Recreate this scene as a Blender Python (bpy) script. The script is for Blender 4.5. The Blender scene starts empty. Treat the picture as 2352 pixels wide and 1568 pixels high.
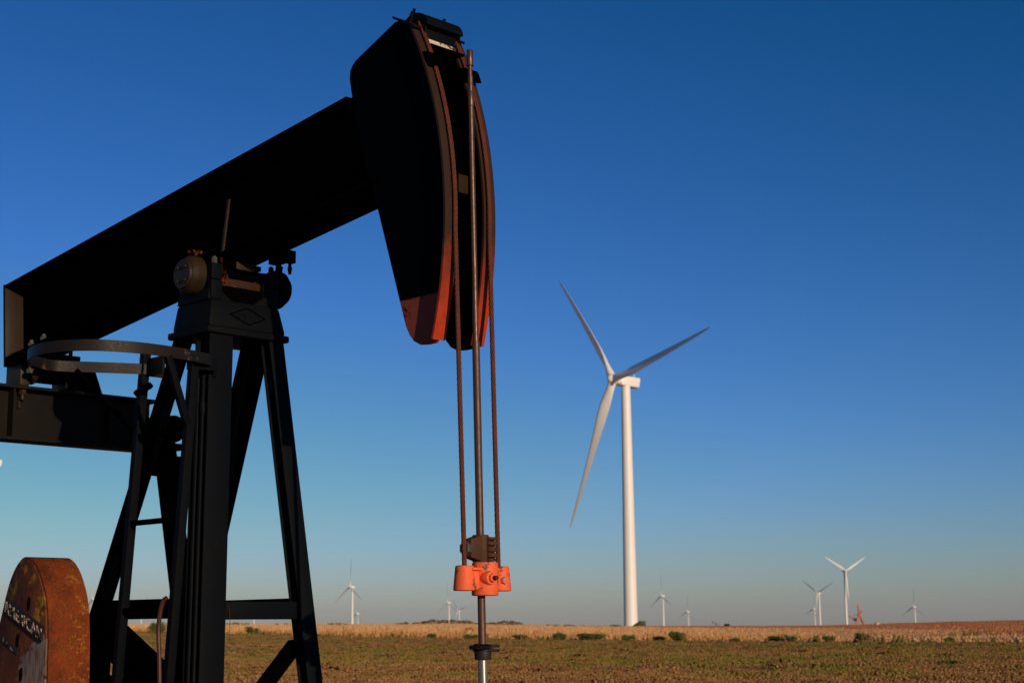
import bpy, bmesh, math, random
from math import sin, cos, tan, radians, pi, atan2, sqrt, hypot
from mathutils import Vector, Matrix, noise

scn = bpy.context.scene
COL = scn.collection
random.seed(7)

# ------------------------------------------------------------------ camera
EYE = Vector((0, 0, 1.6))
FPX = 3593.0                                   # focal length in units of a 2352 px wide frame (55 mm)
PITCH, ROLL = math.atan(651 / FPX), radians(0.5)
FH, XH = FPX / cos(PITCH), 1176 + 651 * sin(ROLL)     # the same along the horizon line
fw = Vector((0, cos(PITCH), sin(PITCH)))
up0 = Vector((0, -sin(PITCH), cos(PITCH)))
rt0 = Vector((1, 0, 0))
rt = rt0 * cos(ROLL) - up0 * sin(ROLL)
up = up0 * cos(ROLL) + rt0 * sin(ROLL)
cam = bpy.data.cameras.new('camera')
cam.sensor_width = 36
cam.lens = 55
cam.clip_start, cam.clip_end = 0.1, 60000
cam.dof.use_dof = True
cam.dof.focus_distance = 8.0
cam.dof.aperture_fstop = 6.3
camo = bpy.data.objects.new('camera', cam)
COL.objects.link(camo)
m = Matrix((rt, up, -fw)).transposed().to_4x4()
m.translation = EYE
camo.matrix_world = m
scn.camera = camo

# ------------------------------------------------------------------ light
SUN_AZ, SUN_EL = radians(32.5), radians(11.0)  # from straight behind the camera towards its right
SUN = Vector((sin(SUN_AZ) * cos(SUN_EL), -cos(SUN_AZ) * cos(SUN_EL), sin(SUN_EL)))
world = bpy.data.worlds.new('World')
scn.world = world
world.use_nodes = True
wn = world.node_tree
sky = wn.nodes.new('ShaderNodeTexSky')
sky.sky_type = 'NISHITA'
sky.sun_disc = False
sky.sun_elevation = SUN_EL
sky.sun_rotation = atan2(SUN.x, SUN.y)
sky.altitude = 800
sky.air_density = 1.0
sky.dust_density = 0.55
sky.ozone_density = 5.0
bg = wn.nodes['Background']
bg.inputs['Strength'].default_value = 0.10
# a little more contrast in the sky colour, as a camera's film curve gives
def vmul(src, k):
    n = wn.nodes.new('ShaderNodeVectorMath')
    n.operation = 'SCALE'
    n.inputs['Scale'].default_value = k
    wn.links.new(src, n.inputs[0])
    return n.outputs[0]
gam = wn.nodes.new('ShaderNodeGamma')
gam.inputs['Gamma'].default_value = 1.6
wn.links.new(vmul(sky.outputs['Color'], 0.1), gam.inputs['Color'])
cap_ = wn.nodes.new('ShaderNodeVectorMath')
cap_.operation = 'MINIMUM'                      # the glare round the sun is already carried by the sun lamp
cap_.inputs[1].default_value = (5.5, 5.5, 5.5)
wb = wn.nodes.new('ShaderNodeVectorMath')
wb.operation = 'MULTIPLY_ADD'
wb.inputs[1].default_value = (23.2, 14.6, 14.3)
wb.inputs[2].default_value = (-0.17, 0.08, 0.08)
wn.links.new(gam.outputs['Color'], wb.inputs[0])
wn.links.new(wb.outputs[0], cap_.inputs[0])
wn.links.new(cap_.outputs[0], bg.inputs['Color'])

sl = bpy.data.lights.new('sun', 'SUN')
sl.energy = 3.7
sl.angle = radians(0.5)
sl.color = (1.0, 0.755, 0.52)
so = bpy.data.objects.new('sun', sl)
COL.objects.link(so)
so.rotation_euler = (-SUN).to_track_quat('-Z', 'Y').to_euler()

scn.view_settings.view_transform = 'Standard'
scn.view_settings.look = 'None'
scn.view_settings.exposure = 0.0
scn.view_settings.gamma = 1.0
scn.view_settings.use_curve_mapping = False


# ------------------------------------------------------------------ helpers
def tag(o, label=None, cat=None, group=None, kind=None):
    if label: o['label'] = label
    if cat: o['category'] = cat
    if group: o['group'] = group
    if kind: o['kind'] = kind
    return o


def empty(name, loc, rz=0.0):
    o = bpy.data.objects.new(name, None)
    COL.objects.link(o)
    o.location = loc
    o.rotation_euler = (0, 0, rz)
    o.empty_display_size = 0.3
    return o


def at(x, y, dist):
    """world point seen at pixel (x, y) of a 2352 px wide frame, at depth dist"""
    r = rt * ((x - 1176) / FPX) - up * ((y - 784) / FPX) + fw
    return EYE + r * (dist / r.y)


def horizon_px(x):
    return 1435 - tan(ROLL) * (x - 1176)


class MB:
    """collects shapes; local machine coordinates (u, w, z): u towards the well, w towards the viewer's left"""

    def __init__(self, ox=0.0):
        self.bm = bmesh.new()
        self.ox = ox

    def L(self, p):
        return Vector((p[0] - self.ox, -p[1], p[2]))

    def _merge(self, b):
        me = bpy.data.meshes.new('tmp')
        b.to_mesh(me)
        self.bm.from_mesh(me)
        bpy.data.meshes.remove(me)
        b.free()

    def hexa(self, pts, bev=0.0):
        """pts: 8 points, bottom loop then top loop"""
        b = bmesh.new()
        v = [b.verts.new(self.L(p)) for p in pts]
        for f in ((0, 3, 2, 1), (4, 5, 6, 7), (0, 1, 5, 4), (1, 2, 6, 5), (2, 3, 7, 6), (3, 0, 4, 7)):
            b.faces.new([v[i] for i in f])
        bmesh.ops.recalc_face_normals(b, faces=b.faces)
        if bev:
            bmesh.ops.bevel(b, geom=b.edges[:], offset=bev, segments=2, affect='EDGES', profile=0.5)
        self._merge(b)
        return self

    def box(self, u0, u1, w0, w1, z0, z1, bev=0.004):
        return self.hexa([(u0, w0, z0), (u1, w0, z0), (u1, w1, z0), (u0, w1, z0),
                          (u0, w0, z1), (u1, w0, z1), (u1, w1, z1), (u0, w1, z1)], bev)

    def beam(self, a, b, wu, ww, bev=0.004, side=None):
        """rectangular bar from a to b; wu wide along side (default u), ww across"""
        a, b = Vector(a), Vector(b)
        d = (b - a).normalized()
        s = Vector(side) if side else Vector((1, 0, 0))
        s = (s - d * s.dot(d)).normalized()
        t = d.cross(s)
        q = [s * (wu / 2) + t * (ww / 2), s * (-wu / 2) + t * (ww / 2), s * (-wu / 2) - t * (ww / 2), s * (wu / 2) - t * (ww / 2)]
        return self.hexa([a + k for k in q] + [b + k for k in q], bev)

    def hbeam(self, a, b, wu, ww, tf=0.014, side=None):
        """H section: flanges face the side direction"""
        a, b = Vector(a), Vector(b)
        d = (b - a).normalized()
        s = Vector(side) if side else Vector((1, 0, 0))
        s = (s - d * s.dot(d)).normalized()
        o = s * (wu / 2 - tf / 2)
        self.beam(a + o, b + o, tf, ww, 0.002, s)
        self.beam(a - o, b - o, tf, ww, 0.002, s)
        self.beam(a, b, wu - 2 * tf - 0.001, tf, 0.0, s)
        return self

    def cyl(self, a, b, r1, r2=None, n=24, bev=0.0):
        r2 = r1 if r2 is None else r2
        a, b = self.L(a), self.L(b)
        d = b - a
        M = Matrix.Translation((a + b) / 2) @ d.to_track_quat('Z', 'Y').to_matrix().to_4x4()
        g = bmesh.new()
        bmesh.ops.create_cone(g, cap_ends=True, segments=n, radius1=r1, radius2=r2, depth=d.length)
        if bev:
            ed = [e for e in g.edges if any(len(f.verts) > 4 for f in e.link_faces)]
            bmesh.ops.bevel(g, geom=ed, offset=bev, segments=2, affect='EDGES', profile=0.5)
        bmesh.ops.transform(g, matrix=M, verts=g.verts)
        self._merge(g)
        return self

    def prism(self, poly, w0, w1, bev=0.0):
        """poly: list of (u, z); extruded from w0 to w1"""
        b = bmesh.new()
        lo = [b.verts.new(self.L((u, w0, z))) for u, z in poly]
        hi = [b.verts.new(self.L((u, w1, z))) for u, z in poly]
        n = len(poly)
        b.faces.new(lo)
        b.faces.new(hi)
        for i in range(n):
            b.faces.new((lo[i], lo[(i + 1) % n], hi[(i + 1) % n], hi[i]))
        bmesh.ops.recalc_face_normals(b, faces=b.faces)
        if bev:
            ed = [e for e in b.edges if e.verts[0] in lo and e.verts[1] in lo or e.verts[0] in hi and e.verts[1] in hi]
            bmesh.ops.bevel(b, geom=ed, offset=bev, segments=2, affect='EDGES', profile=0.5)
        self._merge(b)
        return self

    def ribbon(self, path, half, thick):
        """flat bar: path of points, cross direction vectors half, thickness vectors thick (lists or one vector)"""
        b = bmesh.new()
        rings = []
        for i, p in enumerate(path):
            p = Vector(p)
            h = Vector(half[i] if isinstance(half, list) else half)
            t = Vector(thick[i] if isinstance(thick, list) else thick)
            rings.append([b.verts.new(self.L(q)) for q in (p - h, p + h, p + h + t, p - h + t)])
        for A, B in zip(rings, rings[1:]):
            for k in range(4):
                b.faces.new((A[k], A[(k + 1) % 4], B[(k + 1) % 4], B[k]))
        b.faces.new(rings[0])
        b.faces.new(rings[-1])
        bmesh.ops.recalc_face_normals(b, faces=b.faces)
        self._merge(b)
        return self

    def tube(self, path, r, n=8):
        P = [self.L(p) for p in path]
        b = bmesh.new()
        rings = []
        ref = Vector((0.3, 0.9, 0.2))
        for i, p in enumerate(P):
            d = (P[min(i + 1, len(P) - 1)] - P[max(i - 1, 0)]).normalized()
            s = (ref - d * ref.dot(d)).normalized()
            t = d.cross(s)
            rr = r[i] if isinstance(r, list) else r
            rings.append([b.verts.new(p + (s * cos(2 * pi * k / n) + t * sin(2 * pi * k / n)) * rr) for k in range(n)])
        for A, B in zip(rings, rings[1:]):
            for k in range(n):
                b.faces.new((A[k], A[(k + 1) % n], B[(k + 1) % n], B[k]))
        b.faces.new(rings[0][::-1])
        b.faces.new(rings[-1])
        bmesh.ops.recalc_face_normals(b, faces=b.faces)
        self._merge(b)
        return self

    def sphere(self, c, r, sz=1.0, n=12):
        g = bmesh.new()
        bmesh.ops.create_uvsphere(g, u_segments=n, v_segments=n // 2 + 2, radius=r)
        bmesh.ops.scale(g, vec=(1, 1, sz), verts=g.verts)
        bmesh.ops.translate(g, vec=self.L(c), verts=g.verts)
        self._merge(g)
        return self

    def build(self, name, mat, parent=None, smooth=35):
        me = bpy.data.meshes.new(name)
        self.bm.to_mesh(me)
        self.bm.free()
        me.materials.append(mat)
        if smooth:
            me.shade_smooth()
            me.set_sharp_from_angle(angle=radians(smooth))
        o = bpy.data.objects.new(name, me)
        COL.objects.link(o)
        if parent:
            o.parent = parent
        return o


# ------------------------------------------------------------------ materials
def new_mat(name):
    mt = bpy.data.materials.new(name)
    mt.use_nodes = True
    nt = mt.node_tree
    bs = nt.nodes['Principled BSDF']
    return mt, nt, bs


def N(nt, t, **kw):
    n = nt.nodes.new(t)
    for k, v in kw.items():
        setattr(n, k, v)
    return n


def coords(nt, scale=(1, 1, 1)):
    tc = N(nt, 'ShaderNodeTexCoord')
    mp = N(nt, 'ShaderNodeMapping')
    mp.inputs['Scale'].default_value = scale
    nt.links.new(tc.outputs['Object'], mp.inputs['Vector'])
    return mp.outputs['Vector']


def tnoise(nt, vec, scale, detail=5.0, rough=0.6):
    n = N(nt, 'ShaderNodeTexNoise')
    n.inputs['Scale'].default_value = scale
    n.inputs['Detail'].default_value = detail
    n.inputs['Roughness'].default_value = rough
    nt.links.new(vec, n.inputs['Vector'])
    return n.outputs['Fac']


def ramp(nt, val, lo, hi):
    n = N(nt, 'ShaderNodeMapRange')
    n.inputs['From Min'].default_value = lo
    n.inputs['From Max'].default_value = hi
    nt.links.new(val, n.inputs['Value'])
    return n.outputs['Result']


def math2(nt, op, a, b):
    n = N(nt, 'ShaderNodeMath', operation=op)
    for i, v in enumerate((a, b)):
        if isinstance(v, (int, float)):
            n.inputs[i].default_value = v
        else:
            nt.links.new(v, n.inputs[i])
    return n.outputs[0]


def mixc(nt, fac, a, b):
    n = N(nt, 'ShaderNodeMix', data_type='RGBA')
    for s, v in ((n.inputs['Factor'], fac), (n.inputs[6], a), (n.inputs[7], b)):
        if isinstance(v, (tuple, list)):
            s.default_value = (*v, 1) if len(v) == 3 else v
        elif isinstance(v, (int, float)):
            s.default_value = v
        else:
            nt.links.new(v, s)
    return n.outputs[2]


def bump(nt, bs, h, strength, dist):
    b = N(nt, 'ShaderNodeBump')
    b.inputs['Strength'].default_value = strength
    b.inputs['Distance'].default_value = dist
    nt.links.new(h, b.inputs['Height'])
    nt.links.new(b.outputs['Normal'], bs.inputs['Normal'])


def worn(name, base, base2, wear, wear_at=0.66, scale=9.0, rough=0.55, spec=0.25, metal=0.0, stretch=(1, 1, 1), bumpy=0.15, soft=0.04):
    """painted or rusted steel: two-tone base, patches of another colour, mottled gloss"""
    mt, nt, bs = new_mat(name)
    v = coords(nt, stretch)
    big = tnoise(nt, v, scale * 0.35, 4, 0.6)
    mid = tnoise(nt, v, scale, 8, 0.65)
    fine = tnoise(nt, v, scale * 9, 6, 0.6)
    c = mixc(nt, ramp(nt, big, 0.35, 0.65), base, base2)
    mask = ramp(nt, math2(nt, 'ADD', math2(nt, 'MULTIPLY', mid, 0.8), math2(nt, 'MULTIPLY', fine, 0.2)), wear_at, wear_at + soft)
    c = mixc(nt, mask, c, wear)
    nt.links.new(c, bs.inputs['Base Color'])
    nt.links.new(ramp(nt, fine, -0.6 + 0.0, 1.4), N(nt, 'ShaderNodeMath').inputs[0])
    r = math2(nt, 'ADD', math2(nt, 'MULTIPLY', fine, 0.3), rough - 0.15)
    nt.links.new(r, bs.inputs['Roughness'])
    bs.inputs['Specular IOR Level'].default_value = spec
    bs.inputs['Metallic'].default_value = metal
    if bumpy:
        bump(nt, bs, math2(nt, 'ADD', math2(nt, 'MULTIPLY', fine, 0.5), mid), bumpy, 0.01)
    return mt


BLACK = worn('black_paint', (0.0008, 0.0008, 0.0010), (0.0011, 0.0011, 0.0011), (0.006, 0.004, 0.0026), 0.69, 7, 0.7, 0.0)
BLACK2 = worn('black_paint_worn', (0.0026, 0.0040, 0.0062), (0.0040, 0.0050, 0.0062), (0.024, 0.014, 0.008), 0.655, 8, 0.6, 0.05)
RUSTB = worn('rusty_brown_steel', (0.055, 0.022, 0.010), (0.08, 0.030, 0.012), (0.018, 0.010, 0.007), 0.58, 14, 0.7, 0.15)
TAN = worn('bare_brown_casting', (0.030, 0.018, 0.0075), (0.016, 0.010, 0.0045), (0.085, 0.045, 0.02), 0.63, 12, 0.5, 0.2)
ROPE = worn('rusty_wire_rope', (0.115, 0.025, 0.0095), (0.075, 0.020, 0.010), (0.05, 0.02, 0.012), 0.62, 30, 0.6, 0.25)
ROD = worn('brown_rod_steel', (0.105, 0.055, 0.030), (0.070, 0.032, 0.018), (0.17, 0.10, 0.06), 0.66, 20, 0.38, 0.5, 0.35, (1, 1, 0.25))
RODB = worn('dark_brown_rod', (0.085, 0.036, 0.022), (0.06, 0.026, 0.016), (0.15, 0.07, 0.04), 0.66, 16, 0.45, 0.4, 0.1, (1, 1, 0.3))
CHROME = worn('bright_polished_steel', (0.55, 0.48, 0.40), (0.42, 0.36, 0.3), (0.25, 0.18, 0.12), 0.7, 25, 0.22, 0.5, 0.9, (1, 1, 0.2), 0.02)
GALV = worn('dull_grey_steel', (0.08, 0.075, 0.065), (0.06, 0.055, 0.048), (0.2, 0.1, 0.05), 0.64, 25, 0.5, 0.3, 0.2)
ORANGE = worn('orange_paint', (0.80, 0.135, 0.048), (0.72, 0.115, 0.040), (0.15, 0.06, 0.03), 0.552, 15, 0.55, 0.25, 0.0, (1, 1, 1), 0.2, 0.012)
GREYW = worn('white_turbine_paint', (0.78, 0.77, 0.74), (0.74, 0.73, 0.70), (0.70, 0.69, 0.66), 0.7, 0.3, 0.45, 0.35, 0, (1, 1, 1), 0.0)
PUMPOR = worn('faded_orange_paint', (0.42, 0.15, 0.065), (0.34, 0.12, 0.055), (0.2, 0.09, 0.04), 0.62, 2, 0.7, 0.2)
GREENB = worn('dark_green_paint', (0.03, 0.055, 0.03), (0.025, 0.045, 0.026), (0.05, 0.06, 0.04), 0.7, 2, 0.5, 0.3)
PALE = worn('pale_tank_paint', (0.55, 0.45, 0.34), (0.45, 0.36, 0.27), (0.3, 0.22, 0.15), 0.65, 2, 0.6, 0.2)


def zband(name, above, below, wear, z0, soft, spec=0.2):
    """worn paint whose colour changes at a ragged height z0 (the dipped, sun-faded lower end)"""
    mt, nt, bs = new_mat(name)
    v = coords(nt)
    sep = N(nt, 'ShaderNodeSeparateXYZ')
    nt.links.new(v, sep.inputs[0])
    mid = tnoise(nt, v, 11, 7, 0.65)
    fine = tnoise(nt, v, 70, 5, 0.6)
    zz = math2(nt, 'ADD', sep.outputs['Z'], math2(nt, 'MULTIPLY', math2(nt, 'SUBTRACT', mid, 0.5), soft))
    fac = ramp(nt, zz, z0 - soft * 0.5, z0 + soft * 0.5)
    c = mixc(nt, fac, below, above)
    c = mixc(nt, ramp(nt, math2(nt, 'ADD', math2(nt, 'MULTIPLY', mid, 0.75), math2(nt, 'MULTIPLY', fine, 0.25)), 0.56, 0.66), c, wear)
    nt.links.new(c, bs.inputs['Base Color'])
    bs.inputs['Roughness'].default_value = 0.6
    bs.inputs['Specular IOR Level'].default_value = spec
    bump(nt, bs, fine, 0.12, 0.01)
    return mt


ARC = zband('arc_flange_paint', (0.030, 0.0145, 0.008), (0.37, 0.038, 0.010), (0.036, 0.022, 0.012), 3.33, 0.44)
HEADP = zband('horse_head_paint', (0.0008, 0.0008, 0.0010), (0.25, 0.060, 0.042), (0.002, 0.002, 0.002), 3.252, 0.012, 0.02)


# ------------------------------------------------------------------ the pump jack
AZ = radians(45)
U = Vector((sin(AZ), -cos(AZ), 0))
R0 = Vector((-0.162, 7.7, 0))
PU = -2.2                                       # saddle pivot along u
jack = empty('pump_jack', R0 + U * PU, -AZ)
tag(jack, 'black oil pump jack with tilted walking beam and orange-tipped horse head in the foreground', 'pump jack')


def J():
    return MB(PU)


# walking beam ---------------------------------------------------------------
ztop = lambda u: 4.571 + 0.1139 * u
H = 0.555
b = J()
ua, ub = -4.765, -0.62
tf = 0.022
def slab(bb, u0, u1, w0, w1, d0, d1, bev=0.003):
    """piece of the beam between depths d0 and d1 under the top line"""
    k = 0.113
    def q(u, d): return (u + d * k * 1.0, ztop(u) - d)
    (a0, z0), (a1, z1) = q(u0, d1), q(u1, d1)
    (a2, z2), (a3, z3) = q(u0, d0), q(u1, d0)
    bb.hexa([(a0, w0, z0), (a1, w0, z1), (a1, w1, z1), (a0, w1, z0), (a2, w0, z2), (a3, w0, z3), (a3, w1, z3), (a2, w1, z2)], bev)
slab(b, ua, -0.895, -0.15, 0.15, 0, tf)
slab(b, ua, -0.715, -0.15, 0.15, H - tf, H)
slab(b, -0.894, -0.70, -0.115, 0.115, 0, tf)
slab(b, ua, ub, -0.008, 0.008, tf + 0.001, H - tf - 0.001, 0)
beam_o = b.build('walking_beam', BLACK, jack)
b = J(); slab(b, ua - 0.016, ua - 0.001, -0.152, 0.152, -0.006, H + 0.035)
b.build('end_plate', TAN if False else BLACK2, beam_o)
b = J(); slab(b, ua + 0.002, ua + 0.012, 0.010, 0.149, tf + 0.002, H - tf - 0.002); slab(b, ua + 0.002, ua + 0.012, -0.149, -0.010, tf + 0.002, H - tf - 0.002)
ep = b.build('rear_stiffener', worn('worn_grey_brown_paint', (0.030, 0.017, 0.009), (0.018, 0.012, 0.008), (0.12, 0.085, 0.05), 0.62, 9, 0.5, 0.2, 0, (1, 1, 0.4)), beam_o)
b = J(); b.beam((-2.178, 0.022, 4.165), (-2.196, 0.050, 3.80), 0.022, 0.012, 0.001)
b.build('indicator_bar', worn('brown_bar', (0.03, 0.016, 0.009), (0.02, 0.011, 0.007), (0.09, 0.04, 0.02), 0.6, 20, 0.6), beam_o)

# horse head -------------------------------------------------------------------
AC, AR = (-2.334, 3.649), 2.273
def arc(z, r=AR):
    return AC[0] + sqrt(max(r * r - (z - AC[1]) ** 2, 0))
back = [(-0.245, 2.998), (-0.297, 3.004), (-0.345, 3.028), (-0.380, 3.066), (-0.408, 3.115), (-0.458, 3.258), (-0.640, 3.785), (-0.800, 4.20), (-0.872, 4.50),
        (-0.886, 4.568), (-0.882, 4.615), (-0.862, 4.642), (-0.832, 4.664), (-0.505, 4.79), (-0.45, 4.785)]
zs = [2.996 + i * (4.72 - 2.996) / 28 for i in range(29)]
front = [(arc(z, AR - 0.016), z) for z in zs[::-1]]
front[-1] = (-0.17, 2.998)
b = J()
b.prism([(u, z) for u, z in back] + front, 0.121, 0.133)
head = b.build('horse_head', HEADP, jack)
head['label'] = 'black horse head with a faded orange lower tip'
b = J()
b.prism([(u, z) for u, z in back] + front, -0.133, -0.121)
b.build('far_side_plate', BLACK, head)
for s in (1, -1):
    b = J()
    path = [(arc(z, AR - 0.014), s * 0.1360, z) for z in zs[1:]]
    path.insert(0, (arc(3.01, AR - 0.014), s * 0.1360, 3.012))
    nrm = [Vector((p[0] - AC[0], 0, p[2] - AC[1])).normalized() * 0.014 for p in path]
    b.ribbon(path, (0, 0.0410, 0), nrm)
    b.build('arc_flange', ARC, head)
# diaphragms between the side plates
for (u0, z0), (u1, z1) in (((-0.87, 4.50), (-0.84, 4.65)), ((-0.64, 3.80), (-0.47, 3.30)), ((-0.40, 4.59), (-0.23, 4.592)), ((-0.30, 3.40), (-0.18, 3.402))):
    b = J(); b.beam((u0, 0, z0), (u1, 0, z1), 0.012, 0.24, 0, (1, 0, 0.3) if abs(z1 - z0) > 0.1 else (0, 0, 1))
    b.build('head_diaphragm', BLACK, head)
b = J(); b.box(-0.215, -0.203, -0.118, -0.02, 3.82, 3.92, 0.002); b.build('lug_plate', TAN, head)
# ear plate on top of the near side plate
for s in (1, -1):
    b = J(); b.hexa([(-0.46, s * 0.138 - 0.047, 4.783), (-0.30, s * 0.138 - 0.047, 4.690), (-0.30, s * 0.138 + 0.047, 4.690), (-0.465, s * 0.138 + 0.047, 4.783),
                     (-0.46, s * 0.138 - 0.047, 4.796), (-0.295, s * 0.138 - 0.047, 4.703), (-0.295, s * 0.138 + 0.047, 4.703), (-0.47, s * 0.138 + 0.047, 4.800)], 0.002)
    b.build('top_plate', BLACK2, head)
# curved rope saddle across the top
b = J()
path = []
for i in range(13):
    a = radians(-62 + i * 150 / 12)
    path.append((-0.36 + 0.075 * sin(a) * 1.25, 0, 4.705 + 0.075 * cos(a)))
nr = [Vector((sin(radians(-62 + i * 150 / 12)), 0, cos(radians(-62 + i * 150 / 12)))) * 0.018 for i in range(13)]
b.ribbon(path, (0, 0.128, 0), nr)
for s in (-1, 1):
    b.cyl((-0.36, s * 0.115, 4.70), (-0.36, s * 0.127, 4.70), 0.090, n=28)
b.build('rope_saddle', BLACK2, head)
b = J(); b.box(-0.30, -0.288, -0.12, 0.12, 4.645, 4.70, 0.001); b.build('saddle_web', BLACK2, head)
b = J(); b.box(-0.297, -0.283, -0.105, 0.095, 4.622, 4.645, 0.001); b.build('saddle_bracket', worn('chipped_white_paint', (0.5, 0.42, 0.33), (0.55, 0.47, 0.38), (0.05, 0.025, 0.015), 0.5, 12, 0.5), head)
b = J(); b.cyl((-0.405, 0.13, 4.725), (-0.357, 0.13, 4.805), 0.0150, n=6); b.cyl((-0.360, 0.13, 4.800), (-0.350, 0.13, 4.822), 0.0085, n=12)
b.build('stud_bolt', BLACK2, head)
b = J(); b.cyl((-0.372, -0.09, 4.765), (-0.362, -0.09, 4.802), 0.015, n=6); b.cyl((-0.362, -0.09, 4.802), (-0.356, -0.09, 4.826), 0.009, n=12)
b.build('stud_bolt', BLACK2, head)
for s in (1, -1):
    b = J()
    z0 = 4.507 if s > 0 else 4.478
    uu = arc(z0)
    b.hexa([(uu - 0.03, s * 0.128 - 0.055, z0 - 0.02), (uu + 0.060, s * 0.128 - 0.055, z0 - 0.048), (uu + 0.060, s * 0.128 + 0.045, z0 - 0.048), (uu - 0.03, s * 0.128 + 0.045, z0 - 0.02),
            (uu - 0.055, s * 0.128 - 0.055, z0 + 0.048), (uu + 0.03, s * 0.128 - 0.055, z0 + 0.028), (uu + 0.03, s * 0.128 + 0.045, z0 + 0.028), (uu - 0.055, s * 0.128 + 0.045, z0 + 0.048)], 0.008)
    b.build('rope_keeper', BLACK, head)

# saddle bearing ------------------------------------------------------------------
PZ = 3.655
b = J(); b.cyl((-2.19, -0.20, PZ - 0.02), (-2.19, 0.20, PZ - 0.02), 0.085, n=40, bev=0.004)
bearing = b.build('saddle_bearing', worn('rusty_tan_casting', (0.042, 0.018, 0.008), (0.030, 0.014, 0.007), (0.15, 0.095, 0.045), 0.60, 7, 0.6, 0.15), jack)
for s in (1, -1):
    b = J()
    x0, x1, x2, x3 = (0.235, 0.29, 0.318, 0.335) if s > 0 else (-0.31, -0.375, -0.395, -0.41)
    if s < 0: b.cyl((-2.19, -0.2, PZ), (-2.19, -0.31, PZ), 0.09, n=32)
    b.cyl((-2.19, x0, PZ), (-2.19, x1, PZ), 0.118, 0.116, n=48)
    b.cyl((-2.19, x1, PZ), (-2.19, x2, PZ), 0.116, 0.096, n=48)
    b.cyl((-2.19, x2, PZ), (-2.19, x3, PZ), 0.090, 0.086, n=48)
    cap = b.build('bearing_cap', TAN if s > 0 else BLACK, bearing)
    for k in range(4):
        b = J()
        a = radians(45 + 90 * k)
        c = (-2.19 + 0.058 * cos(a), x3, PZ + 0.058 * sin(a))
        b.cyl(c, (c[0], x3 + s * 0.012, c[2]), 0.011, n=6)
        b.build('cap_bolt', TAN if s > 0 else BLACK, cap)
    b = J()
    b.box(-2.27, -2.075, s * 0.20 - 0.035, s * 0.20 + 0.03, 3.50, 3.72, 0.006)
    b.box(-2.075, -2.02, s * 0.205 - 0.045, s * 0.205 + 0.032, 3.50, 3.615, 0.006)
    b.box(-2.075, -2.02, s * 0.205 - 0.045, s * 0.205 + 0.032, 3.618, 3.715, 0.006)
    b.box(-2.36, -2.27, s * 0.205 - 0.045, s * 0.205 + 0.032, 3.50, 3.70, 0.006)
    blk = b.build('bearing_block', BLACK2, bearing)
    b = J(); b.cyl((-2.045, s * 0.205, 3.715), (-2.045, s * 0.205, 3.75), 0.018, n=6, bev=0.002); b.cyl((-2.045, s * 0.205, 3.75), (-2.045, s * 0.205, 3.758), 0.010, n=10)
    b.build('block_bolt', GALV if s > 0 else BLACK, blk)
# beam seat over the shaft
b = J()
b.box(-2.34, -2.04, -0.13, 0.13, 3.715, 3.745, 0.004)
b.box(-2.30, -2.08, -0.12, 0.12, 3.66, 3.712, 0.004)
b.box(-2.33, -2.07, -0.17, 0.17, 3.49, 3.60, 0.004)
b.build('beam_seat', BLACK, bearing)
b = J(); b.hexa([(-2.035, -0.075, 3.70), (-2.025, -0.075, 3.70), (-2.025, 0.06, 3.70), (-2.035, 0.06, 3.70), (-2.035, -0.075, 3.742), (-2.025, -0.075, 3.742), (-2.025, 0.06, 3.752), (-2.035, 0.06, 3.752)], 0.002); b.build('seat_plate', TAN, bearing)
b = J()
b.box(-1.93, -1.76, -0.165, -0.10, 3.735, 3.785, 0.004)
b.box(-1.80, -1.755, -0.175, -0.09, 3.725, 3.80, 0.004)
b.cyl((-1.785, -0.152, 3.735), (-1.785, -0.152, 3.70), 0.010, n=10)
b.cyl((-1.785, -0.152, 3.70), (-1.785, -0.152, 3.66), 0.015, 0.009, n=10)
b.build('grease_fitting', BLACK, bearing)
b = J(); b.cyl((-2.16, -0.345, 3.75), (-2.15, -0.345, 3.80), 0.024, n=10); b.cyl((-2.15, -0.345, 3.80), (-2.15, -0.345, 3.825), 0.013, n=10)
b.build('grease_fitting', BLACK, bearing)
# rust flakes by the near cap
GREASE = worn('red_grease', (0.16, 0.022, 0.010), (0.09, 0.015, 0.008), (0.02, 0.008, 0.005), 0.55, 30, 0.4, 0.3)
b = J()
for k in range(12):
    c = Vector((-2.17 + random.gauss(0, 0.03), 0.262 + random.gauss(0, 0.02), PZ + 0.128 + abs(random.gauss(0, 0.010))))
    b.hexa([c + Vector((random.gauss(0, 0.008), random.gauss(0, 0.008), random.gauss(0, 0.006))) for _ in range(8)])
b.build('red_grease', GREASE, bearing)
b = J()
for k in range(20):
    t = k / 20
    c = Vector((-2.06 - 0.04 * t + random.gauss(0, 0.01), 0.145 - 0.05 * t + random.gauss(0, 0.012), 3.73 - 0.13 * t + random.gauss(0, 0.008)))
    b.hexa([c + Vector((random.gauss(0, 0.008), random.gauss(0, 0.008), random.gauss(0, 0.008))) for _ in range(8)])
b.build('red_grease', GREASE, bearing)

# samson post -----------------------------------------------------------------------
uf = lambda z: -1.978 + 0.109 * (3.21 - z)      # front face line
wf = lambda z: 0.190 + 0.080 * (3.16 - z)
ur = lambda z: -2.316 - 0.435 * (3.171 - z)
wr = lambda z: 0.262 + 0.055 * (3.17 - z)
# casting under the bearing
b = J()
ca = [(-1.972, -0.278), (-1.972, 0.278), (-2.36, 0.285), (-2.36, -0.285)]
cb = [(-2.005, -0.245), (-2.005, 0.245), (-2.37, 0.245), (-2.37, -0.245)]
b.hexa([(u, w, 3.325) for u, w in ca] + [(u, w, 3.50) for u, w in cb], 0.022)
b.hexa([(u + (0.012 if u > -2.1 else -0.02), w * 1.05, 3.285) for u, w in ca] + [(u + (0.010 if u > -2.1 else -0.018), w * 1.05, 3.327) for u, w in ca], 0.010)
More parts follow.
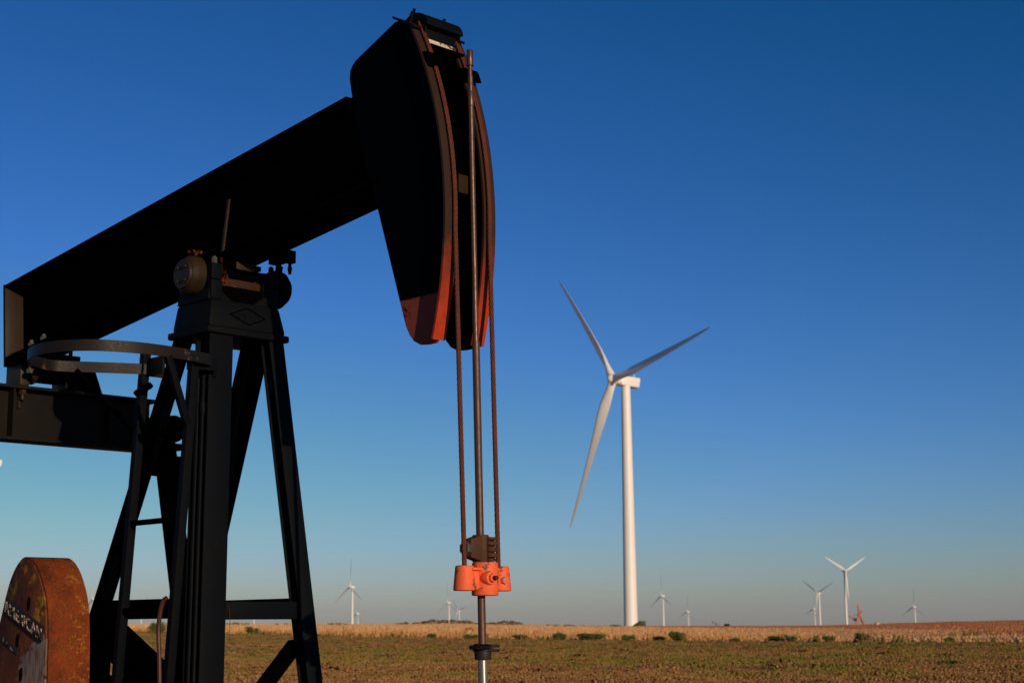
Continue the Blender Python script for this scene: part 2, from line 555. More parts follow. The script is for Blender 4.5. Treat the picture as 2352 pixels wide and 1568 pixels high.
# raised ribs either side of the shaft cradle
for s in (1, -1):
    b.hexa([(-2.03, s * 0.16 - 0.09, 3.495), (-2.03, s * 0.16 + 0.09, 3.495), (-2.36, s * 0.16 + 0.09, 3.495), (-2.36, s * 0.16 - 0.09, 3.495),
            (-2.04, s * 0.20 - 0.045, 3.56), (-2.04, s * 0.20 + 0.045, 3.56), (-2.35, s * 0.20 + 0.045, 3.56), (-2.35, s * 0.20 - 0.045, 3.56)], 0.006)
casting = b.build('saddle_casting', BLACK2, jack)


def text_mesh(body, size, depth):
    cu = bpy.data.curves.new('lettering', 'FONT')
    cu.body = body
    cu.size = size
    cu.extrude = depth
    cu.align_x = 'CENTER'
    o = bpy.data.objects.new('lettering', cu)
    COL.objects.link(o)
    dg = bpy.context.evaluated_depsgraph_get()
    me = bpy.data.meshes.new_from_object(o.evaluated_get(dg))
    bpy.data.objects.remove(o)
    bpy.data.curves.remove(cu)
    return me


def letters(name, body, size, depth, origin, ex, ey, ez, mat, parent, hfun=None):
    """letters laid on a face: ex along the text, ey up, ez out of the face (machine coordinates)"""
    me = text_mesh(body, size, depth)
    q = J()
    xs = [v.co.x for v in me.vertices]
    mid = (max(xs) + min(xs)) / 2
    half = (max(xs) - min(xs)) / 2
    for v in me.vertices:
        x, y, z = v.co.x - mid, v.co.y, v.co.z
        if hfun:
            y = (y - size * 0.35) * hfun(x / half)
        p = Vector(origin) + Vector(ex) * x + Vector(ey) * y + Vector(ez) * z
        v.co = q.L(p)
    me.materials.clear()
    me.materials.append(mat)
    me.name = name
    o = bpy.data.objects.new(name, me)
    COL.objects.link(o)
    o.parent = parent
    return o


# diamond emblem on the casting's front face (face leans back slightly)
lean = (2.005 - 1.972) / 0.175
fu = lambda z: -1.972 - (z - 3.325) * lean
b = J()
dc, dw, dz = 3.413, 0.128, 0.052
D4 = [(dw, 0), (0, dz), (-dw, 0), (0, -dz)]
for i in range(4):
    (w0, z0), (w1, z1) = D4[i], D4[(i + 1) % 4]
    b.beam((fu(dc + z0) + 0.002, w0, dc + z0), (fu(dc + z1) + 0.002, w1, dc + z1), 0.008, 0.006, 0.001)
emb = b.build('diamond_emblem', BLACK, casting)
ey = Vector((-lean, 0, 1)).normalized()
letters('raised_letters', 'AMCOT', 0.058, 0.003, (fu(dc) + 0.001, 0, dc), (0, -1, 0), ey, (1, 0, lean), BLACK2, emb, hfun=lambda x: 1.75 - 1.15 * abs(x))

# legs
LG = []
for s in (1, -1):
    zb, zt = 0.02, 3.30
    b = J()
    if s > 0:
        b.hbeam((uf(zb) - 0.075, wf(zb), zb), (uf(zt) - 0.075, wf(zt), zt), 0.15, 0.162)
    else:
        b.hbeam((uf(zb) - 0.043, -wf(zb) - 0.030, zb), (uf(zt) - 0.043, -wf(zt) - 0.030, zt), 0.095, 0.104, 0.010)
    LG.append(b.build('support_leg', BLACK2 if s > 0 else BLACK2, jack))
    b = J()
    b.hbeam((ur(zb), s * wr(zb), zb), (ur(zt), s * wr(zt), zt), *((0.082, 0.078, 0.010) if s > 0 else (0.125, 0.125, 0.012)), (0, 1, 0))
    b.build('support_leg', BLACK, jack)
# cross beams and braces
zc = 1.695
b = J(); b.box(uf(zc) - 0.08, uf(zc) - 0.012, -wf(zc) + 0.006, wf(zc) - 0.082, zc - 0.05, zc + 0.05, 0.003); b.build('cross_beam', BLACK2, jack)
for s in (1, -1):
    b = J(); b.beam((ur(1.71) + 0.045, s * wr(1.71), 1.71), (uf(1.71) - (0.155 if s > 0 else 0.09), s * wf(1.71), 1.71), 0.112, 0.07, 0.003, (0, 0, 1)); b.build('cross_beam', BLACK, jack)
    if s < 0: continue
    b = J(); b.beam((ur(1.57) + 0.085, s * (wr(1.6) - 0.02), 1.60), (uf(0.98) - 0.1, s * wf(0.98), 1.10), 0.23, 0.06, 0.003, (0, 0, 1)); b.build('diagonal_brace', BLACK, jack)
b = J(); b.beam((uf(1.5) - 0.06, -0.285, 1.50), (uf(1.0) - 0.06, 0.23, 1.0), 0.085, 0.05, 0.003, (0, 0.7, 0.7)); b.cyl((uf(1.42) - 0.01, -0.165, 1.425), (uf(1.42) - 0.03, -0.155, 1.435), 0.014, n=8); b.build('diagonal_brace', BLACK, jack)
b = J(); b.box(ur(1.2) - 0.05, ur(1.2) + 0.05, -wr(1.2) + 0.08, wr(1.2) - 0.08, 1.15, 1.25, 0.003); b.build('cross_beam', BLACK, jack)

# ladder --------------------------------------------------------------------------
lw = lambda z: 0.42 + 0.053 * (3.18 - z)
lad = empty('ladder', (0, 0, 0)); lad.parent = jack
for u0, u1, top in ((-2.415, -2.455, 3.20), (-1.895, -1.925, 3.10)):
    b = J()
    b.beam((u0, lw(top), top), (u1, lw(0.1), 0.1), 0.022, 0.062, 0.002, (1, 0, 0))
    b.beam((u0 + 0.012, lw(top) + 0.028, top), (u1 + 0.012, lw(0.1) + 0.028, 0.1), 0.045, 0.008, 0.001, (1, 0, 0))
    b.build('rail', BLACK2, lad)
for z in (2.70, 2.197, 1.70, 1.2, 0.7):
    b = J(); b.beam((-2.43, lw(z), z), (-1.90, lw(z), z), 0.03, 0.03, 0.003, (0, 0, 1)); b.build('rung', BLACK, lad)
hp = [(-1.955, 0.255), (-1.865, 0.36), (-1.83, 0.46), (-1.80, 0.60), (-1.792, 0.75), (-1.81, 0.89), (-1.87, 1.04), (-1.99, 1.16), (-2.16, 1.215), (-2.34, 1.19), (-2.50, 1.11), (-2.59, 1.0), (-2.625, 0.90), (-2.59, 0.80), (-2.50, 0.65), (-2.42, 0.50), (-2.385, 0.43)]
def smooth_path(p, n=6):
    out = []
    for i in range(len(p) - 1):
        p0, p1, p2, p3 = (Vector(p[max(i - 1, 0)]), Vector(p[i]), Vector(p[i + 1]), Vector(p[min(i + 2, len(p) - 1)]))
        for k in range(n):
            t = k / n
            out.append(0.5 * ((2 * p1) + (p2 - p0) * t + (2 * p0 - 5 * p1 + 4 * p2 - p3) * t * t + (3 * p1 - p0 - 3 * p2 + p3) * t ** 3))
    out.append(Vector(p[-1]))
    return out
hpp = smooth_path([(u, w, 3.10) for u, w in hp])
nr = []
for i, p in enumerate(hpp):
    d = (hpp[min(i + 1, len(hpp) - 1)] - hpp[max(i - 1, 0)]).normalized()
    nr.append(Vector((d.y, -d.x, 0)) * 0.009)
b = J(); b.ribbon(hpp, (0, 0, 0.031), nr)
b.build('cage_hoop', worn('scuffed_black_bar', (0.006, 0.0062, 0.007), (0.014, 0.011, 0.009), (0.075, 0.048, 0.030), 0.60, 6, 0.5, 0.15), lad)
b = J(); b.box(-2.40, -2.23, 0.405, 0.417, 3.06, 3.165, 0.002); b.box(-2.40, -2.39, 0.30, 0.405, 3.06, 3.165, 0.002); b.build('hoop_bracket', worn('rust_edged_black', (0.012, 0.0095, 0.007), (0.008, 0.007, 0.006), (0.05, 0.025, 0.01), 0.62, 14, 0.6, 0.1), lad)
b = J(); b.box(-1.965, -1.90, 0.262, 0.43, 3.045, 3.125, 0.004); b.build('hoop_bracket', BLACK2, lad)
b = J(); b.beam((-1.80, 0.66, 3.08), (-1.87, 0.475, 2.72), 0.035, 0.04, 0.004); b.build('hoop_strut', BLACK2, lad)
b = J(); b.beam((-2.58, 0.78, 3.08), (-2.435, 0.47, 2.74), 0.03, 0.025, 0.003); b.build('hoop_strut', BLACK, lad)
b = J(); b.beam((-2.02, 0.62, 2.945), (-2.12, 0.66, 2.90), 0.028, 0.032, 0.003); b.build('bar_stub', BLACK, lad)

# pipes on the near leg, hose on the ladder, a dangling wire ---------------------------
b = J()
for dw, du, r in ((0.095, -0.03, 0.011), (0.10, -0.075, 0.012), (0.098, -0.12, 0.010)):
    b.tube([(uf(z) + du, wf(z) + dw, z) for z in (3.05, 2.4, 1.7, 1.0, 0.2)], r, 10)
b.cyl((uf(2.86) - 0.03, wf(2.86) + 0.095, 2.80), (uf(2.86) - 0.03, wf(2.86) + 0.095, 2.87), 0.016, n=8)
b.cyl((uf(3.03) - 0.06, wf(3.03) + 0.11, 3.03), (uf(3.03) + 0.01, wf(3.03) + 0.04, 3.03), 0.012, n=10)
b.build('lubricator_pipe', BLACK2, jack)
b = J()
b.tube(smooth_path([(-1.905, 0.55, 1.765), (-1.925, 0.56, 1.745), (-1.945, 0.565, 1.68), (-1.955, 0.565, 1.58), (-1.94, 0.565, 1.45), (-1.925, 0.565, 1.25), (-1.91, 0.565, 0.9)]), 0.0125, 10)
b.build('rusty_hose', worn('brown_red_hose', (0.065, 0.020, 0.011), (0.045, 0.016, 0.010), (0.18, 0.07, 0.04), 0.64, 14, 0.5), jack)
b = J(); b.tube(smooth_path([(uf(1.66) - 0.015, 0.20, 1.72), (uf(1.6), 0.205, 1.64), (uf(1.57), 0.21, 1.53), (uf(1.55), 0.200, 1.515), (uf(1.55), 0.165, 1.515)]), 0.0016, 5)
b.build('loose_wire', RUSTB, jack)

# equalizer, tail bearing and pitmans ------------------------------------------------
EU, EZ0, EZ1 = -4.60, 2.893, 3.278
b = J()
b.box(EU - 0.10, EU + 0.10, -1.0, 1.0, EZ1 - 0.022, EZ1, 0.003)
b.box(EU - 0.10, EU + 0.10, -0.93, 0.93, EZ0, EZ0 + 0.022, 0.003)
b.prism([(EU - 0.008, EZ0 + 0.023), (EU + 0.008, EZ0 + 0.023), (EU + 0.008, EZ1 - 0.023), (EU - 0.008, EZ1 - 0.023)], -0.97, 0.97)
for w in (0.16, 0.60, -0.60):
    b.box(EU + 0.010, EU + 0.09, w - 0.006, w + 0.006, EZ0 + 0.024, EZ1 - 0.024, 0)
eq = b.build('equalizer_beam', worn('worn_dark_paint', (0.0065, 0.0062, 0.0060), (0.011, 0.009, 0.007), (0.05, 0.026, 0.012), 0.66, 8, 0.6, 0.06), jack)
b = J()
b.cyl((EU + 0.02, 0.09, EZ1 + 0.002), (EU + 0.02, 0.09, EZ1 - 0.15), 0.012, n=6)
for w in (0.085,):
    b.cyl((EU + 0.055, w, EZ1 - 0.024), (EU + 0.055, w, EZ1 - 0.062), 0.028, n=6, bev=0.003)
    b.cyl((EU + 0.055, w, EZ1 - 0.062), (EU + 0.055, w, EZ1 - 0.095), 0.017, n=12)
b.build('flange_bolt', TAN, eq)
# tail bearing between beam and equalizer
b = J()
b.box(EU - 0.15, EU + 0.07, 0.035, 0.115, EZ1 + 0.003, EZ1 + 0.255, 0.016)
b.box(EU - 0.13, EU + 0.07, -0.33, -0.23, EZ1 + 0.003, EZ1 + 0.22, 0.018)
tb = b.build('tail_bearing', worn('grey_brown_casting', (0.030, 0.024, 0.016), (0.018, 0.014, 0.010), (0.10, 0.065, 0.035), 0.62, 10, 0.5, 0.2), jack)
b = J()
b.cyl((EU - 0.03, 0.11, EZ1 + 0.14), (EU - 0.03, -0.34, EZ1 + 0.14), 0.07, n=28)
b.cyl((EU - 0.02, 0.034, EZ1 + 0.13), (EU - 0.02, -0.03, EZ1 + 0.13), 0.10, n=32, bev=0.006)
b.build('tail_shaft', TAN, tb)
b = J()
zt_ = ztop(-4.5) - H
b.box(-4.72, -4.18, -0.15, 0.15, zt_ - 0.075, zt_ - 0.035, 0.004)
b.box(-4.66, -4.42, -0.22, -0.03, EZ1 + 0.05, zt_ - 0.07, 0.01)
b.hexa([(-4.70, -0.52, EZ1 + 0.002), (-4.50, -0.52, EZ1 + 0.002), (-4.50, -0.26, EZ1 + 0.002), (-4.70, -0.26, EZ1 + 0.002), (-4.70, -0.45, zt_ - 0.05), (-4.50, -0.45, zt_ - 0.05), (-4.50, -0.22, zt_ - 0.05), (-4.70, -0.22, zt_ - 0.05)], 0.01)
b.build('tail_bearing_seat', BLACK, tb)
for u, w in ((-4.42, 0.10), (-4.25, 0.10), (-4.42, -0.11), (-4.25, -0.11)):
    b = J()
    zt_ = ztop(u) - H
    b.cyl((u, w, zt_ + 0.022), (u, w, zt_ + 0.055), 0.024, n=6, bev=0.003)
    b.cyl((u, w, zt_ - 0.13), (u, w, zt_ + 0.075), 0.014, n=10)
    b.cyl((u, w, zt_ - 0.16), (u, w, zt_ - 0.13), 0.028, n=6, bev=0.003)
    b.build('seat_bolt', GALV if w > 0 else BLACK, tb)
for s in (-1, 1):
    b = J()
    b.cyl((EU - 0.10, s * 0.99, 3.06), (EU + 0.33, s * 0.99, 3.04), 0.10, n=24, bev=0.01)
    b.box(EU - 0.05, EU + 0.36, s * 0.99 - 0.10, s * 0.99 + 0.10, 2.89, 2.93, 0.004)
    b.beam((EU + 0.19, s * 0.99, 2.95), (EU + 0.65, s * 0.99, 1.2), 0.12, 0.12, 0.004)
    b.box(EU + 0.16, EU + 0.34, s * 0.99 - 0.085, s * 0.99 + 0.085, 2.70, 2.84, 0.01)
    b.build('pitman_arm', BLACK, jack)

# crank counterweights -----------------------------------------------------------------
WF, WB = 0.85, 0.578
outline = [(-2.63, 0.55), (-2.637, 1.10), (-2.642, 1.303), (-2.650, 1.52), (-2.672, 1.70), (-2.700, 1.79), (-2.745, 1.87), (-2.800, 1.94), (-2.865, 1.99), (-2.935, 2.015), (-3.00, 2.008),
           (-3.065, 1.96), (-3.125, 1.88), (-3.175, 1.77), (-3.22, 1.66), (-3.29, 1.54), (-3.40, 1.40), (-3.56, 1.24), (-3.72, 1.05), (-3.70, 0.80), (-3.40, 0.55)]
op = smooth_path([(u, z, 0) for u, z in outline], 4)
poly = [(p.x, p.y) for p in op]
mt, nt, bs = new_mat('rusted_counterweight')
v = coords(nt)
n1, n2, n3 = tnoise(nt, v, 6, 7, 0.7), tnoise(nt, v, 19, 8, 0.75), tnoise(nt, v, 80, 4, 0.65)
c = mixc(nt, ramp(nt, n1, 0.36, 0.62), (0.070, 0.015, 0.0042), (0.19, 0.037, 0.0065))
c = mixc(nt, ramp(nt, math2(nt, 'ADD', math2(nt, 'MULTIPLY', n2, 0.7), math2(nt, 'MULTIPLY', n1, 0.3)), 0.47, 0.66), c, (0.034, 0.012, 0.006))
c = mixc(nt, math2(nt, 'MULTIPLY', ramp(nt, n3, 0.55, 0.72), 0.6), c, (0.30, 0.075, 0.012))
sep = N(nt, 'ShaderNodeSeparateXYZ'); nt.links.new(v, sep.inputs[0])
# ochre flecks towards the far edge of the rim
em = ramp(nt, math2(nt, 'ADD', sep.outputs['Y'], math2(nt, 'MULTIPLY', n1, 0.2)), -0.70, -0.53)
fl = math2(nt, 'MULTIPLY', ramp(nt, n2, 0.50, 0.56), ramp(nt, math2(nt, 'ADD', n3, 0.0), 0.42, 0.55))
c = mixc(nt, math2(nt, 'MULTIPLY', em, math2(nt, 'MULTIPLY', fl, 0.7)), c, (0.36, 0.125, 0.016))
nt.links.new(c, bs.inputs['Base Color'])
bs.inputs['Roughness'].default_value = 0.8
bs.inputs['Specular IOR Level'].default_value = 0.15
bump(nt, bs, math2(nt, 'ADD', n2, math2(nt, 'MULTIPLY', n3, 0.4)), 0.4, 0.012)
CWMAT = mt


def face_mat():
    mt, nt, bs = new_mat('counterweight_face_paint')
    v = coords(nt)
    n1, n2, n3 = tnoise(nt, v, 5, 6, 0.65), tnoise(nt, v, 20, 8, 0.7), tnoise(nt, coords(nt, (1, 1, 0.25)), 40, 5, 0.6)
    c = mixc(nt, ramp(nt, n1, 0.4, 0.6), (0.085, 0.022, 0.008), (0.15, 0.042, 0.012))
    c = mixc(nt, ramp(nt, n2, 0.50, 0.62), c, (0.035, 0.013, 0.007))
    def blob(pt, r, amp, col, c):
        d = N(nt, 'ShaderNodeVectorMath', operation='DISTANCE')
        nt.links.new(v, d.inputs[0])
        d.inputs[1].default_value = (pt[0] - PU, -WF, pt[1])
        dd = math2(nt, 'ADD', d.outputs['Value'], math2(nt, 'MULTIPLY', math2(nt, 'SUBTRACT', n2, 0.5), amp))
        return mixc(nt, ramp(nt, dd, r, r - 0.02), c, col)
    for pt, r in (((-3.07, 1.83), 0.05), ((-2.73, 1.74), 0.04), ((-2.77, 1.66), 0.06), ((-2.83, 1.90), 0.03), ((-2.95, 1.95), 0.03)):
        c = blob(pt, r, 0.42, (0.25, 0.13, 0.009), c)
    for pt, r in (((-2.72, 1.45), 0.13), ((-2.82, 1.35), 0.15), ((-2.70, 1.2), 0.16), ((-2.78, 1.1), 0.13)):
        c = blob(pt, r, 0.36, (0.15, 0.128, 0.118), c)
    c = mixc(nt, math2(nt, 'MULTIPLY', ramp(nt, n3, 0.47, 0.62), 0.75), c, (0.07, 0.024, 0.010))
    nt.links.new(c, bs.inputs['Base Color'])
    bs.inputs['Roughness'].default_value = 0.75
    bs.inputs['Specular IOR Level'].default_value = 0.2
    bump(nt, bs, n2, 0.3, 0.01)
    return mt


LETP = worn('worn_white_lettering', (0.48, 0.38, 0.31), (0.36, 0.27, 0.21), (0.02, 0.014, 0.012), 0.488, 22, 0.7, 0.2)
for s in (1,):
    b = J(); b.prism(poly, s * WB, s * (WF - 0.012), 0.0)
    cw = b.build('crank_counterweight', CWMAT, jack, smooth=40)
    if s < 0:
        continue
    ins = []
    cx, cz = -3.0, 1.3
    for i, (u, z) in enumerate(poly):
        k = 1 - 0.012 / max(0.2, hypot(u - cx, z - cz))
        ins.append((cx + (u - cx) * k, cz + (z - cz) * k))
    b = J(); b.prism(ins, WF - 0.0125, WF, 0.004)
    face = b.build('weight_face', face_mat(), cw)
    quad = [(-3.14, 1.791), (-2.668, 1.612), (-2.712, 1.525), (-3.158, 1.698)]
    q2 = []
    b = J(); b.prism([(u, z) for u, z in quad], WF + 0.001, WF + 0.010, 0.002)
    band = b.build('name_band', worn('black_band', (0.012, 0.011, 0.011), (0.02, 0.016, 0.014), (0.05, 0.02, 0.012), 0.66, 12, 0.6), cw)
    ex = Vector((0.46, 0, -0.172)).normalized()
    letters('raised_lettering', 'AMERICAN', 0.100, 0.004, (-2.918, WF + 0.0105, 1.655), ex, (-0.18, 0, 1), (0, 1, 0), LETP, band, hfun=lambda x: 1.0)
    b = J(); b.prism([(-3.16, 1.56), (-2.97, 1.49), (-2.98, 1.455), (-3.17, 1.53)], WF + 0.001, WF + 0.006, 0.002)
    b.build('lower_name_band', worn('black_band_b', (0.012, 0.011, 0.011), (0.02, 0.016, 0.014), (0.35, 0.3, 0.25), 0.56, 26, 0.6), cw)
    SLOT = worn('slot_dark', (0.008, 0.006, 0.005), (0.012, 0.008, 0.006), (0.02, 0.01, 0.008), 0.7, 20, 0.9, 0.0)
    for (u, z) in ((-2.875, 1.745), (-2.99, 1.535), (-2.93, 1.345)):
        b = J(); pts = [(u + 0.020 * sin(t) + 0.004 * cos(t), z + 0.042 * cos(t)) for t in [2 * pi * k / 14 for k in range(14)]]
        b.prism(pts, WF - 0.002, WF + 0.002, 0)
        b.build('bolt_slot', SLOT, cw)
# cranks and gear reducer behind
for s in (1, -1):
    b = J(); b.beam((-3.95, s * 0.38, 0.85), (-3.25, s * 0.38, 1.12), 0.30, 0.14, 0.01, (0, 0, 1)); b.build('crank', BLACK, jack)
b = J()
b.box(-4.45, -3.25, -0.27, 0.27, 0.45, 1.30, 0.03)
b.box(-3.30, -3.12, 0.15, 0.29, 1.2, 1.67, 0.02)
b.cyl((-3.95, -0.5, 0.85), (-3.95, 0.5, 0.85), 0.13, n=24)
gb = b.build('gear_reducer', BLACK, jack)
b = J(); b.box(-3.20, -3.12, 0.16, 0.26, 1.672, 1.74, 0.01); b.cyl((-3.15, 0.20, 1.74), (-3.15, 0.20, 1.775), 0.035, n=10); b.build('reducer_lug', RUSTB, gb)
for w in (-0.4, 0.4):
    b = J(); b.box(-5.0, -1.2, w - 0.1, w + 0.1, 0.0, 0.2, 0.005); b.build('base_skid', BLACK, jack)
b = J(); b.box(-4.6, -3.1, -0.25, 0.25, 0.2, 0.45, 0.01); b.build('reducer_stand', BLACK, jack)
b = J(); b.box(-3.6, -2.75, -0.26, 0.26, 0.9, 1.02, 0.01); b.build('brake_deck', BLACK, jack)

# ------------------------------------------------------------------ bridle and polished rod
bridle = empty('wireline_bridle', R0, -AZ)
tag(bridle, 'pair of rusty twisted wire ropes hung from the horse head with an orange carrier bar', 'wire rope bridle')


def rope(s, parent):
    """six strands laid round a straight-then-curved path"""
    rr = AR + 0.0135
    zend = 3.58
    ut = AC[0] + sqrt(rr * rr - (zend - AC[1]) ** 2)
    u0 = 0.012 if s > 0 else 0.0
    pts = []
    n = 210
    for i in range(n + 1):
        z = 1.88 + (zend - 1.88) * i / n
        f = (z - 1.88) / (zend - 1.88)
        pts.append(Vector((u0 + (ut - u0) * f, s * 0.12, z)))
    n2 = 150
    a0, a1 = math.asin((zend - AC[1]) / rr), math.asin((4.74 - AC[1]) / rr)
    for i in range(1, n2 + 1):
        a = a0 + (a1 - a0) * i / n2
        pts.append(Vector((AC[0] + rr * cos(a), s * 0.12, AC[1] + rr * sin(a))))
    q = MB(0)
    L = 0.0
    ph = [0.0]
    for a, c in zip(pts, pts[1:]):
        L += (c - a).length
        ph.append(L)
    q.tube(pts[::6] + [pts[-1]], 0.0065, 6)
    for k in range(6):
        path = []
        for i, p in enumerate(pts):
            d = (pts[min(i + 1, len(pts) - 1)] - pts[max(i - 1, 0)]).normalized()
            x = Vector((0, 1, 0))
            y = d.cross(x)
            a = 2 * pi * k / 6 - ph[i] / 0.165 * 2 * pi
            path.append(p + (x * cos(a) + y * sin(a)) * 0.0083)
        q.tube(path, 0.0046, 6)
    return q.build('wire_rope', ROPE, parent, smooth=60)


for s in (1, -1):
    rope(s, bridle)


def B():
    return MB(0)


b = B()
for s in (1, -1):
    c = (0.012, s * 0.12)
    b.cyl((c[0], c[1], 1.765), (c[0], c[1], 1.885), 0.0555, 0.0445, n=40, bev=0.007)
b.cyl((0.030, 0, 1.742), (0.030, 0, 1.902), 0.066, 0.063, n=48, bev=0.006)
b.hexa([(-0.035, -0.12, 1.77), (0.055, -0.12, 1.77), (0.055, 0.12, 1.77), (-0.035, 0.12, 1.77), (-0.03, -0.12, 1.878), (0.046, -0.12, 1.878), (0.046, 0.12, 1.878), (-0.03, 0.12, 1.878)], 0.006)
b.cyl((0.06, 0.026, 1.825), (0.103, 0.026, 1.825), 0.036, 0.032, n=32, bev=0.004)
b.hexa([(0.03, 0.05, 1.862), (0.068, 0.03, 1.862), (0.068, 0.115, 1.862), (0.03, 0.12, 1.862), (0.03, 0.05, 1.876), (0.064, 0.03, 1.876), (0.064, 0.112, 1.876), (0.03, 0.12, 1.876)], 0.003)
cb_ = b.build('carrier_bar', ORANGE, bridle, smooth=40)
b = B(); b.cyl((0.100, 0.026, 1.825), (0.118, 0.026, 1.825), 0.022, n=6, bev=0.002); b.build('gate_nut', ORANGE, cb_)
b = B(); b.cyl((0.117, 0.026, 1.825), (0.142, 0.026, 1.825), 0.0105, n=16, bev=0.002); b.build('gate_bolt', worn('dark_bolt', (0.05, 0.025, 0.018), (0.035, 0.02, 0.015), (0.1, 0.05, 0.03), 0.6, 40, 0.5), cb_)
b = B(); b.cyl((0.045, -0.100, 1.815), (0.072, -0.100, 1.815), 0.019, n=6, bev=0.003); b.build('bolt_head', worn('pink_worn_bolt', (0.6, 0.2, 0.13), (0.5, 0.16, 0.1), (0.3, 0.12, 0.07), 0.6, 40, 0.6), cb_)

prod = empty('polished_rod', R0, -AZ)
tag(prod, 'upright brown polished rod with clamps hanging between the two wire ropes', 'polished rod')
ru = lambda z: -0.064 + (4.54 - z) * 0.0240
P = lambda z: (ru(z), 0, z)
b = B(); b.cyl(P(4.40), P(2.99), 0.0148, n=28); b.build('upper_rod', ROD, prod)
b = B(); b.cyl(P(3.00), P(1.50), 0.0192, n=32); b.build('rod_sleeve', RODB, prod)
b = B(); b.cyl(P(4.46), P(4.30), 0.0112, n=24); b.build('sucker_rod_pin', ROD, prod)
b = B(); b.cyl(P(4.545), P(4.462), 0.0172, n=24, bev=0.003); b.cyl(P(4.466), P(4.458), 0.019, n=24); b.build('rod_coupling', ROD, prod)
b = B(); b.cyl(P(4.318), P(4.235), 0.0172, n=24, bev=0.002); b.build('rod_coupling', ROD, prod)
b = B(); b.cyl(P(1.46), P(0.55), 0.0236, n=40); b.build('bright_rod', CHROME, prod)
b = B()
zc0, zc1 = 1.903, 2.036
b.cyl((0.0, 0, zc0), (0.0, 0, zc1), 0.040, n=8, bev=0.003)
b.hexa([(-0.03, 0.02, zc0 + 0.003), (0.035, 0.02, zc0 + 0.003), (0.025, 0.088, zc0 + 0.022), (-0.03, 0.088, zc0 + 0.022), (-0.03, 0.02, zc1 - 0.004), (0.035, 0.02, zc1 - 0.004), (0.025, 0.088, zc1 - 0.024), (-0.03, 0.088, zc1 - 0.024)], 0.004)
b.hexa([(-0.025, -0.07, zc0 + 0.004), (0.03, -0.07, zc0 + 0.004), (0.04, -0.02, zc0 + 0.004), (-0.035, -0.02, zc0 + 0.004), (-0.025, -0.07, zc1 - 0.01), (0.03, -0.07, zc1 - 0.01), (0.04, -0.02, zc1 - 0.01), (-0.035, -0.02, zc1 - 0.01)], 0.003)
clamp = b.build('rod_clamp', worn('dark_rust_casting', (0.075, 0.032, 0.014), (0.05, 0.022, 0.011), (0.12, 0.055, 0.022), 0.62, 18, 0.65, 0.2), prod)
for k, (z, h) in enumerate(((1.914, 0.015), (1.936, 0.021), (1.966, 0.025), (1.994, 0.021), (2.017, 0.015))):
    b = B(); b.cyl((0.034, -0.036, z - h / 2), (0.034, -0.036, z + h / 2), 0.030 if k % 2 else 0.027, n=24, bev=0.006)
    b.box(0.0, 0.034, -0.06, -0.012, z - h / 2 + 0.001, z + h / 2 - 0.001, 0.002) if k % 2 else None
    b.build('hinge_knuckle', RUSTB, clamp)
b = B(); b.cyl((0.004, 0.086, 1.968), (0.004, 0.118, 1.968), 0.034, n=6, bev=0.004); b.build('clamp_nut', GALV, clamp)
b = B()
b.cyl((0.012, 0, 1.438), (0.012, 0, 1.50), 0.040, 0.043, n=24, bev=0.004)
b.cyl((0.012, 0, 1.478), (0.012, 0, 1.494), 0.047, n=20, bev=0.003)
b.hexa([(0.0, -0.075, 1.474), (0.055, -0.075, 1.474), (0.06, -0.01, 1.474), (0.0, -0.01, 1.474), (0.0, -0.075, 1.488), (0.055, -0.075, 1.488), (0.06, -0.01, 1.488), (0.0, -0.01, 1.488)], 0.004)
b.hexa([(0.0, -0.075, 1.496), (0.055, -0.075, 1.496), (0.06, -0.01, 1.496), (0.0, -0.01, 1.496), (0.0, -0.075, 1.510), (0.055, -0.075, 1.510), (0.06, -0.01, 1.510), (0.0, -0.01, 1.510)], 0.004)
lc = b.build('lower_rod_clamp', worn('black_clamp', (0.02, 0.014, 0.012), (0.03, 0.02, 0.015), (0.07, 0.04, 0.025), 0.62, 22, 0.5, 0.25), prod)
b = B(); b.cyl((0.03, 0.05, 1.497), (0.03, 0.075, 1.497), 0.018, n=6, bev=0.002); b.cyl((0.03, 0.075, 1.497), (0.03, 0.10, 1.497), 0.010, n=10); b.cyl((0.05, 0.0, 1.497), (0.03, 0.055, 1.497), 0.016, n=10)
b.build('clamp_bolt', BLACK2, lc)
b = B(); b.cyl((0.02, 0, 0.0), (0.02, 0, 0.5), 0.10, 0.07, n=24); b.cyl((0.02, 0, 0.5), (0.02, 0, 0.62), 0.05, n=24)
b.build('stuffing_box', BLACK2, prod)

